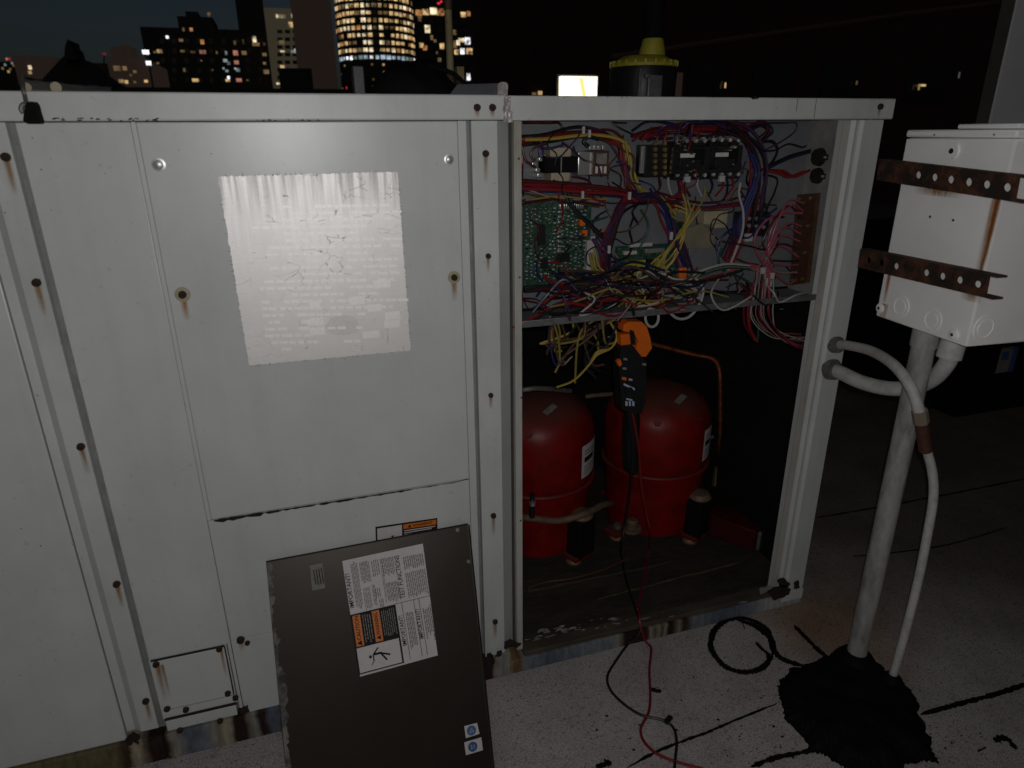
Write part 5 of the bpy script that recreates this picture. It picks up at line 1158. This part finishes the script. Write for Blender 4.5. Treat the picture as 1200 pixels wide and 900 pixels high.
# tar lines, ring, splashes on the roof
def strip(pts, wd, name, label, z=.004, m='tar', cat='tar seam', jit=.4):
    P = smooth(pts, 24); b = MB(); prev = None
    for i, p in enumerate(P):
        d = (P[min(i+1, len(P)-1)]-P[max(0, i-1)]); s = V((-d.y, d.x, 0)).normalized(); t = i/(len(P)-1); w_ = wd*(1+jit*1.5*NZ.noise(V((i*.35, wd*999, pts[0].x*50)))+random.uniform(-.12, .12))*min(1, 8*min(t, 1-t)+.25)
        o = s*jit*wd*.6*NZ.noise(V((i*.2, 7, pts[0].x*50))); v = [b.bm.verts.new(V((p.x, p.y, 0))+o-s*w_+V((0, 0, .0015))), b.bm.verts.new(V((p.x, p.y, z))+o), b.bm.verts.new(V((p.x, p.y, 0))+o+s*w_+V((0, 0, .0015)))]
        if prev:
            for k in (0, 1): b.bm.faces.new((prev[k], v[k], v[k+1], prev[k+1]))
        prev = v
    return tag(b.build(name, m, None, True), label, cat, cat+'s on the roof')
strip([G(735, 899), G(770, 880), G(800, 868), G(830, 857), G(865, 842), G(910, 824)], .0034, 'roof_seam', 'tar roof seam crossing the leads towards the tar mound')
strip([G(880, 898), G(910, 887), G(945, 880), G(960, 874)], .0055, 'roof_seam', 'short tar roof seam entering the tar mound from the lower left')
strip([G(1078, 837), G(1110, 828), G(1140, 820), G(1170, 812), G(1215, 797)], .0062, 'roof_seam', 'tar roof seam running right from the tar mound', jit=.35)
strip([G(958, 606), G(1040, 592), G(1120, 577), G(1215, 558)], .004, 'roof_seam', 'distant roof seam crossing behind the post')
strip([G(1180, 618), G(1120, 650), G(1000, 660), G(1215, 640)][:1]+[G(1100, 640), G(1000, 652)], .0025, 'roof_seam', 'faint roof seam behind the thin conduit')
ringp = [G(870+37*math.cos(t)+random.uniform(-.7, .7), 755-31.5*math.sin(t)+3*math.cos(t), .004) for t in [.05+k*.2 for k in range(31)]]
rg = strip(ringp, .0078, 'tar_ring', 'black tar ring smeared on the roof beside the unit', .007, jit=.25, cat='tar mark')
strip([G(862, 725), G(885, 733), G(903, 748), G(907, 762), G(918, 772), G(945, 781)], .0085, 'tar_trail', 'black tar trail from the ring to the mound', .006, jit=.3, cat='tar mark')
strip([G(886, 752), G(893, 760), G(901, 768), G(896, 784)], .0055, 'tar_smear', 'torn tar smear at the right of the ring', .005, cat='tar mark')
strip([G(869, 728), G(873, 737)], .004, 'tar_smear', 'small tar smear inside the top of the ring', .005, cat='tar mark')
strip([G(931, 733), G(945, 747), G(960, 762), G(974, 772)], .007, 'tar_smear', 'pointed tar streak above the tar mound', .006, jit=.3, cat='tar mark')
strip([G(763, 806), G(769, 809), G(775, 809)], .006, 'tar_smear', 'small black tar spot beside the red lead', .005, cat='tar mark')
strip([G(699, 900), G(708, 895), G(716, 892)], .008, 'tar_smear', 'black tar spot at the lower edge left of the seam', .005, cat='tar mark')
strip([G(1165, 868), G(1178, 864), G(1192, 878)], .007, 'tar_smear', 'tar spot on the roof at the lower right', .005, cat='tar mark')
strip([G(1145, 880), G(1155, 875)], .006, 'tar_smear', 'small tar dab at the lower right', .005, cat='tar mark')
b = MB()
for _ in range(150):
    px, py = random.choice([(random.uniform(690, 920), random.uniform(770, 895)), (random.gauss(925, 30), random.gauss(850, 25)), (random.gauss(1100, 30), random.gauss(870, 18))])
    p = G(px, py, .002); s = abs(random.gauss(0, .0016))+.0006
    b.bm.faces.new([b.bm.verts.new((p.x+s*random.uniform(.5, 1.4)*math.cos(a), p.y+s*random.uniform(.5, 1.2)*math.sin(a), .0022)) for a in (0, 1.2, 2.4, 3.7, 5)])
tag(b.build('tar_specks', 'tar', None), 'tiny black tar specks scattered on the roof', None, None, 'stuff')

# ------------------------------------------------------------------ things beyond the unit on this roof
hw = at(1163, 130, 'y', .62); yb_ = at(1146, 130, 'x', hw.x).y
ph = empty('raised_housing', (hw.x+.6, .8, 0), 'pale grey equipment housing raised on legs at the right edge, brown side', 'equipment housing')
MB().box(hw.x, hw.x+1.6, .62, yb_, .78, 3.0, .004).build('front_panel', 'wall_pale', ph, True)
MB().box(hw.x-.004, hw.x-.0005, .625, yb_-.004, .785, 2.99).build('side_panel', 'wall_side_shade', ph)
for lx in (hw.x+.05, hw.x+1.5): MB().box(lx-.025, lx+.025, .66, .72, 0, .779).build('leg', 'blackm', ph)
q = at(1150, 500, 'z', 0)
cab = empty('dark_volume', (2.7, .9, 0), 'dark cabinet standing behind the switch box', 'volume')  # plain black box under and behind the raised housing
MB().box(2.42, 4.2, .80, 1.6, .06, .80, .01).build('body', 'blackm', cab, True); MB().box(2.46, 4.1, .84, 1.55, 0, .06).build('plinth', 'blackm', cab)
p = at(1180, 421, 'y', .795); s_ = MB().box(p.x-.05, p.x+.05, .792, .7955, p.z-.06, p.z+.06).build('label', 'paper2', cab)
MB().box(p.x-.04, p.x+.0, .7905, .7918, p.z+.0, p.z+.04).build('label_band', 'blue_dot2', s_); MB().box(p.x+.02, p.x+.05, .7905, .7918, p.z-.06, p.z+.06).build('label_band', 'blue_dot2', s_)

# ------------------------------------------------------------------ neighbouring buildings
_wm = {}
def win_mesh(wd, ht, m):
    k = (round(wd, 2), round(ht, 2), m)
    if k not in _wm:
        me = bpy.data.meshes.new('window'); x, z, t = wd/2, ht/2, min(wd, ht)*.08
        me.from_pydata([(-x, 0, -z), (x, 0, -z), (x, 0, z), (-x, 0, z), (-x, t, -z), (x, t, -z), (x, t, z), (-x, t, z)], [], [(0, 1, 2, 3), (0, 4, 5, 1), (1, 5, 6, 2), (2, 6, 7, 3), (3, 7, 4, 0)])
        me.materials.append(M[m]); _wm[k] = me
    return _wm[k]
def window(parent, px, py, w_px, h_px, y, m):
    p = at(px, py, 'y', y); s = (at(px+1, py, 'y', y)-p).length; o = bpy.data.objects.new('window', win_mesh(w_px*s, h_px*s, m)); COL.objects.link(o); o.parent = parent
    o.location = p-wloc(parent)-V((0, .06*s, 0)); return o
def block(name, px0, px1, pytop, y, depth, m, label, cat='building', extra=()):
    a, c = at(px0, 110, 'y', y), at(px1, 110, 'y', y); zt_ = at((px0+px1)/2, pytop, 'y', y).z
    r = empty(name, ((a.x+c.x)/2, y, -26), label, cat)
    MB().box(a.x, c.x, y, y+depth, -26, zt_).build('wall', m, r)
    for (e0, e1_, et, dy) in extra:
        a2, c2_ = at(e0, 110, 'y', y+dy), at(e1_, 110, 'y', y+dy); MB().box(a2.x, c2_.x, y+dy, y+dy+depth*.4, zt_-.5, at((e0+e1_)/2, et, 'y', y+dy).z).build('roof_block', m, r)
    return r
# dark brick neighbour filling the right of the sky
nbd = empty('brick_neighbour', (14, 14, -26), 'near black dark brick neighbouring building filling the sky at right', 'building')
a = at(556, 60, 'y', 14)
bk = at(557.5, 60, 'y', 32)
MB().prism([(a.x, 14, -26), (70, 14, -26), (70, 32, -26), (bk.x, 32, -26)], (0, 0, 60)).build('wall', 'brickdark', nbd)
for px, py, w_, h_, m in ((850, 100, 1.8, 5, 'lit_warm'), (846, 96, 1.5, 1.5, 'lit_dim'), (1004, 97, 1.8, 3.5, 'lit_dim'), (1077, 102, 2, 5, 'lit_warm'), (1082, 100, 6, 1.8, 'lit_warm'), (1124, 88, 1.6, 5, 'lit_cold'), (626, 110, 5, 3, 'lit_dim'), (633, 109, 5, 4, 'lit_warm'), (795, 100, 9, 24, 'facade_brown_glow')):
    window(nbd, px, py, w_, h_, 13.9, m)
for px in (830, 905, 985, 1085): window(nbd, px, 96, 46, 34, 13.99, 'glassdark')
sg = empty('lit_sign', at(678, 113, 'y', 9), 'bright white lit square window beyond the unit top', 'window')
p0, p1 = at(658, 89, 'y', 9), at(699.5, 113.5, 'y', 9)
MB().box(p0.x, p1.x, 9, 9.1, p1.z-.3, p0.z).build('pane', 'sign_white', sg)
MB().prism([at(px, py, 'y', 8.99) for px, py in ((679, 92), (683, 91), (687, 113), (683, 113))], (0, .005, 0)).build('yellow_streak', 'sign_yellow', sg)
MB().box(p0.x-.03, p1.x+.03, 9.11, 9.2, 0, p0.z+.03).build('frame', 'bldg_black', sg)
rail = tag(MB().tube([at(716, 67, 'y', 6), at(790, 56, 'y', 6), at(900, 40, 'y', 6), at(1060, 17, 'y', 6), at(1180, 2, 'y', 6)], .035, 8).build('conduit_run', mat('dark_pipe', (.17, .10, .075), .45, .5), None, True), 'thin dark pipe slanting across the brick building behind', 'pipe')
# city to the left
rr_ = random.Random(11).uniform
D = 160
t1 = block('apartment_block', 178, 322, 34, D, 30, 'bldg_black', 'wide dark apartment block with scattered amber lit windows', extra=((222, 262, 20, 2), (232, 246, 14, 4)))
for px, py, w_, h_, m in ((215, 34.5, 3, 5, 'lit_dim'), (224, 34.5, 4, 5, 'lit_amber'), (196, 43.5, 4, 4, 'lit_white'), (212, 47, 7, 4, 'lit_dim'), (237, 49, 5, 6, 'lit_amber'), (275, 50, 4, 6, 'lit_dim'), (285, 49, 3, 6, 'lit_dim'), (298, 46, 5, 10, 'lit_pale'), (300, 52, 9, 4, 'lit_dim'), (187, 60, 7, 5, 'lit_warm'), (214, 60, 7, 4, 'lit_dim'), (226, 61, 7, 4, 'lit_dim'), (237.5, 61, 10, 6, 'lit_pink'), (254, 61.5, 3, 4, 'lit_dim'), (276, 62, 7, 6, 'lit_pink'), (286, 62, 7, 5, 'lit_dim'), (265, 62, 3, 5, 'lit_cold'), (264, 71, 6, 5, 'lit_cold'), (268, 74, 4, 4, 'lit_blue'), (277, 73, 6, 5, 'lit_pink'), (262, 80, 3, 3, 'lit_blue'), (266, 83, 5, 4, 'lit_cold'), (279, 82, 5, 5, 'lit_cold'), (276, 80.5, 3, 3, 'lit_blue'), (268, 91, 3, 4, 'lit_white'), (267, 94, 8, 4, 'lit_warm'), (280, 94, 7, 5, 'lit_pink'), (229, 94, 8, 5, 'lit_warm'), (216, 82, 4, 5, 'lit_dim'), (249, 82, 2, 2, 'lit_dim'), (236, 71, 2, 2, 'lit_dim'), (310, 64, 5, 4, 'lit_dim'), (310, 74, 5, 4, 'lit_dim'), (312, 84, 9, 7, 'lit_dim'), (319, 37, 3, 5, 'lit_warm'), (322, 54, 4, 5, 'lit_pale'), (245, 17, 5, 5, 'lit_dim'), (310, 52, 4, 4, 'lit_dim'), (290, 94, 4, 2, 'lit_dim')):
    window(t1, px, py, w_*rr_(.65, .95), h_*rr_(.65, .95), D-.1, m)
rs = random.Random(4)
for k in range(5):
    for j in range(9):
        window(t1, 190+j*14.5+rs.uniform(-1, 1), 48+k*11.5, 5, 6, D-.05, 'glassdark')
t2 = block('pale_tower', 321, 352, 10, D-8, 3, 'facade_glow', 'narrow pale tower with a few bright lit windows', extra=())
for px, py, w_, h_, m in ((329, 19, 11, 4, 'lit_pale'), (346, 18.5, 9, 4, 'lit_pale'), (344, 29, 12, 6, 'lit_warm'), (330, 50, 6, 5, 'lit_dim'), (348, 60, 6, 5, 'lit_white'), (343, 60.5, 4, 3, 'lit_cold'), (331, 60, 5, 2, 'lit_pale'), (331, 78, 5, 3, 'lit_warm'), (326, 98, 4, 2, 'lit_pale'), (334, 97, 2, 5, 'lit_blue')):
    window(t2, px, py, w_, h_, D-8.1, m)
for k in range(7):
    for px in (328, 337, 346): window(t2, px, 37+9*k, 6, 4, D-8.05, 'glassdark')
t3 = block('brown_tower', 352, 397, -60, D-9, 3, 'tower_brown_glow', 'plain brownish tower wall left of the round lit tower')
t4 = block('dark_tower', 290, 321, -20, D+20, 3, 'bldg_black', 'tall black tower rising above the apartment block')
# the round office tower, floor after floor of lit windows
y7 = 240; cL, cR = at(397, 60, 'y', y7), at(488, 60, 'y', y7); cX = (cL.x+cR.x)/2; rad = (cR.x-cL.x)/2*.985
rt = empty('round_tower', (cX, y7+3, -26), 'round office tower with rows of bright warm windows', 'building')
MB().cyl((cX, y7+3, -26), (cX, y7+3, 75), rad, seg=64).build('wall', 'bldg_black', rt, True)
s1 = (at(441, 60, 'y', y7)-at(440, 60, 'y', y7)).length
cyan = (CAM.xy-V((cX, y7+3))).normalized(); ang0 = math.atan2(cyan.y, cyan.x)
for row in range(-2, 8):
    for k in range(-10, 11):
        t = ang0+R(8.2*k); d = V((math.cos(t), math.sin(t), 0)); ppx = 442.5+43*math.sin(R(8.2*k)); py = 2+8.7*row+3.0*(1-math.cos(R(8.2*k)))*0
        if abs(k) == 10 and rs.random() < .5: continue
        if row == 7: m = rs.choice(['lit_white', 'lit_blue', 'lit_blue', 'lit_cold']) if rs.random() < .93 else 'lit_dim'
        else:
            m = rs.choices(['lit_warm', 'lit_pale', 'lit_amber', 'lit_dim', 'glassdark'], [5, 3, 1.2, 2, .6])[0]
            if k in (-2, -1): m = 'lit_pale' if rs.random() < .85 else 'lit_warm'
            if k == 0 : m = 'lit_dim' if rs.random() < .6 else 'glassdark'
        ww = 4.2*math.cos(R(8.2*k))+.6; h_ = rs.choice([3.2, 3.8, 4.2]); z = at(442, py+4, 'y', y7+3-rad).z
        o = bpy.data.objects.new('window', win_mesh(rs.choice([3.6, 4.4, 5.2])*s1, h_*s1, m)); COL.objects.link(o); o.parent = rt
        o.location = V((cX, y7+3, z))+d*(rad+.12)-wloc(rt); o.rotation_euler = (0, 0, t+math.pi/2)
for row in range(8, 13):
    for k in range(-9, 10, 2):
        if rs.random() < .5: continue
        t = ang0+R(8.2*k); d = V((math.cos(t), math.sin(t), 0)); z = at(442, 6+8.7*row, 'y', y7+3-rad).z
        o = bpy.data.objects.new('window', win_mesh(2.2*s1, 2.2*s1, rs.choice(['lit_dim', 'lit_dim', 'lit_red', 'lit_warm']))); COL.objects.link(o); o.parent = rt
        o.location = V((cX, y7+3, z))+d*(rad+.12)-wloc(rt); o.rotation_euler = (0, 0, t+math.pi/2)
t5 = block('office_block', 489, 566, -10, 330, 4, 'bldg_black', 'dark office block with scattered bright windows right of the round tower')
for px, py, w_, h_, m in ((491, 15, 8, 6, 'lit_amber'), (499, 14, 7, 6, 'lit_warm'), (508, 13, 8, 7, 'lit_pale'), (516, 14, 8, 7, 'lit_amber'), (523, 14, 4, 5, 'lit_warm'), (543, 17, 6, 5, 'lit_warm'), (549, 16, 4, 5, 'lit_amber'), (492, 22, 4, 5, 'lit_dim'), (501, 34, 6, 8, 'lit_pale'), (494, 53, 5, 5, 'lit_warm'), (498, 56, 5, 5, 'lit_amber'), (533, 38, 4, 5, 'lit_dim'), (541, 47, 7, 4, 'lit_pale'), (548, 48, 6, 7, 'lit_white'), (537, 50, 4, 5, 'lit_pale'), (533, 52, 4, 8, 'lit_dim'), (535, 61, 5, 5, 'lit_warm'), (542, 60, 5, 6, 'lit_white'), (550, 60, 7, 6, 'lit_warm'), (518, 54, 5, 6, 'lit_warm'), (512, 62, 2, 3, 'lit_dim'), (549, 90, 4, 7, 'lit_white'), (506, 44, 3, 5, 'lit_dim'), (515, 70, 4, 4, 'lit_dim'), (514, 4, 3, 2, 'lit_red'), (517, 2, 2, 2, 'lit_red'), (510, 48, 3, 3, 'lit_dim')):
    window(t5, px, py, w_, h_, 329.8, m)
for k in range(7):
    for px in (494, 505, 516, 534, 545): window(t5, px, 25+10*k, 5, 5, 329.9, 'glassdark')
# low town and church left
t6 = block('low_house', 133, 179, 68, 120, 20, 'facade_brown_glow', 'low brown house with faintly glowing walls left of the apartment block', extra=((139, 152, 55, 3), (152, 160, 52, 4)))
for px, py, w_, h_, m in ((137, 80, 8, 6, 'lit_dim'), (146, 80, 5, 5, 'lit_dim'), (158, 84, 4, 3, 'lit_dim'), (142, 95, 6, 4, 'lit_warm'), (148, 96, 4, 4, 'lit_warm'), (158, 96, 3, 3, 'lit_dim'), (171, 95, 4, 3, 'lit_warm'), (153, 88, 3, 3, 'lit_dim')): window(t6, px, py, w_, h_, 119.9, m)
for px, py, w_, h_, m in ((170.5, 61, 8, 5, 'lit_white'), (174, 74, 6, 6, 'lit_pale')): window(t1, px+11, py, w_*.0+3, h_*.0+2, D-.1, 'lit_dim')
fl_ = empty('street_floodlight', at(171, 61, 'y', 118), 'bright white floodlight above the low brown house', 'floodlight'); window(fl_, 170.5, 61, 8, 5, 118, 'lit_white').name = 'lamp'; window(fl_, 174, 74, 6, 5, 118, 'lit_white').name = 'lamp'
p = at(172, 61, 'y', 118.2); MB().cyl((p.x, 118.3, -26), (p.x, 118.3, p.z), .12, seg=8).build('mast', 'bldg_black', fl_)
ch = empty('church', at(82, 112, 'y', 90), 'black church roof silhouette with a stubby spire', 'church')
def sil(poly, y, dep, name): return MB().prism([at(px, py, 'y', y) for px, py in poly], (0, dep, 0)).build(name, 'bldg_black', ch)
sil(((50, 92), (74, 66), (88, 66), (100, 77), (118, 90), (132, 98), (132, 140), (50, 140)), 90, 9, 'roof'); sil(((75, 70), (76, 54), (78, 49), (79, 46), (81, 47), (82, 53), (86, 57), (90, 70)), 89, 4, 'spire')
t8 = block('flat_house', 25, 72, 66, 130, 20, 'facade_brown_glow', 'dim flat roofed house left of the church'); window(t8, 35, 79, 4, 5, 129.9, 'lit_pale'); window(t8, 35, 85, 4, 4, 129.9, 'lit_warm')
t9 = block('far_house', 106, 134, 74, 140, 20, 'bldg_brown', 'low dark house behind the church'); 
for px in (122, 133): window(t9, px, 63.5, 4, 2.5, 139.5, 'lit_red')
MB().cyl(at(122, 64, 'y', 140), at(122, 76, 'y', 140), .12, seg=6).build('mast', 'bldg_black', t9); MB().cyl(at(133, 64, 'y', 140), at(133, 76, 'y', 140), .12, seg=6).build('mast', 'bldg_black', t9)
t10 = block('corner_house', -60, 24, 72, 150, 20, 'bldg_black', 'dark house at the left edge with tiny coloured lights')
for px, py, m in ((8, 69, 'lit_pink'), (11, 69, 'lit_red'), (12, 81, 'lit_dim'), (10, 84, 'lit_warm'), (6, 76, 'lit_cold'), (16, 77, 'lit_dim'), (20, 72, 'lit_dim'), (3, 80, 'lit_dim'), (14, 74, 'lit_cold')): window(t10, px, py, 2.6, 3, 149.9, m)
# low dark roof volumes that close the gap behind the unit
t11 = block('low_roof', 330, 368, 80, 60, 12, 'bldg_black', 'black low roof bulkhead before the pale tower')
t12 = block('low_parapet', -60, 560, 103, 40, 4, 'bldg_black', 'long black parapet roof closing the view behind the unit', 'building')
yv = 1.45; vx = at(527, 60, 'y', yv).x; pl2 = empty('vent_pipe', (vx, yv, 0), 'tall cream vent pipe standing behind the unit', 'pipe')
MB().cyl((vx, yv, 0), (vx, yv, at(527, 12, 'y', yv).z), .0135, seg=14).build('pipe', 'pipe_cream', pl2, True)
MB().cyl((vx, yv, at(527, 12, 'y', yv).z), (vx, yv, at(527, -30, 'y', yv).z), .016, seg=14).build('collar', 'tanpipe', pl2, True)
gb = tag(MB().box(at(536, 90, 'y', 1.5).x, at(544, 90, 'y', 1.5).x, 1.5, 1.54, 0, at(540, 78, 'y', 1.5).z).build('vent_box', 'pipe_cream', None), 'small cream vent box right of the vent pipe', 'vent')
g2 = tag(MB().box(at(414, 90, 'y', 1.6).x, at(427, 90, 'y', 1.6).x, 1.6, 1.66, 0, at(420, 77, 'y', 1.6).z, .004).build('roof_vent', 'flash_grey', None), 'small grey roof vent before the round tower', 'vent')
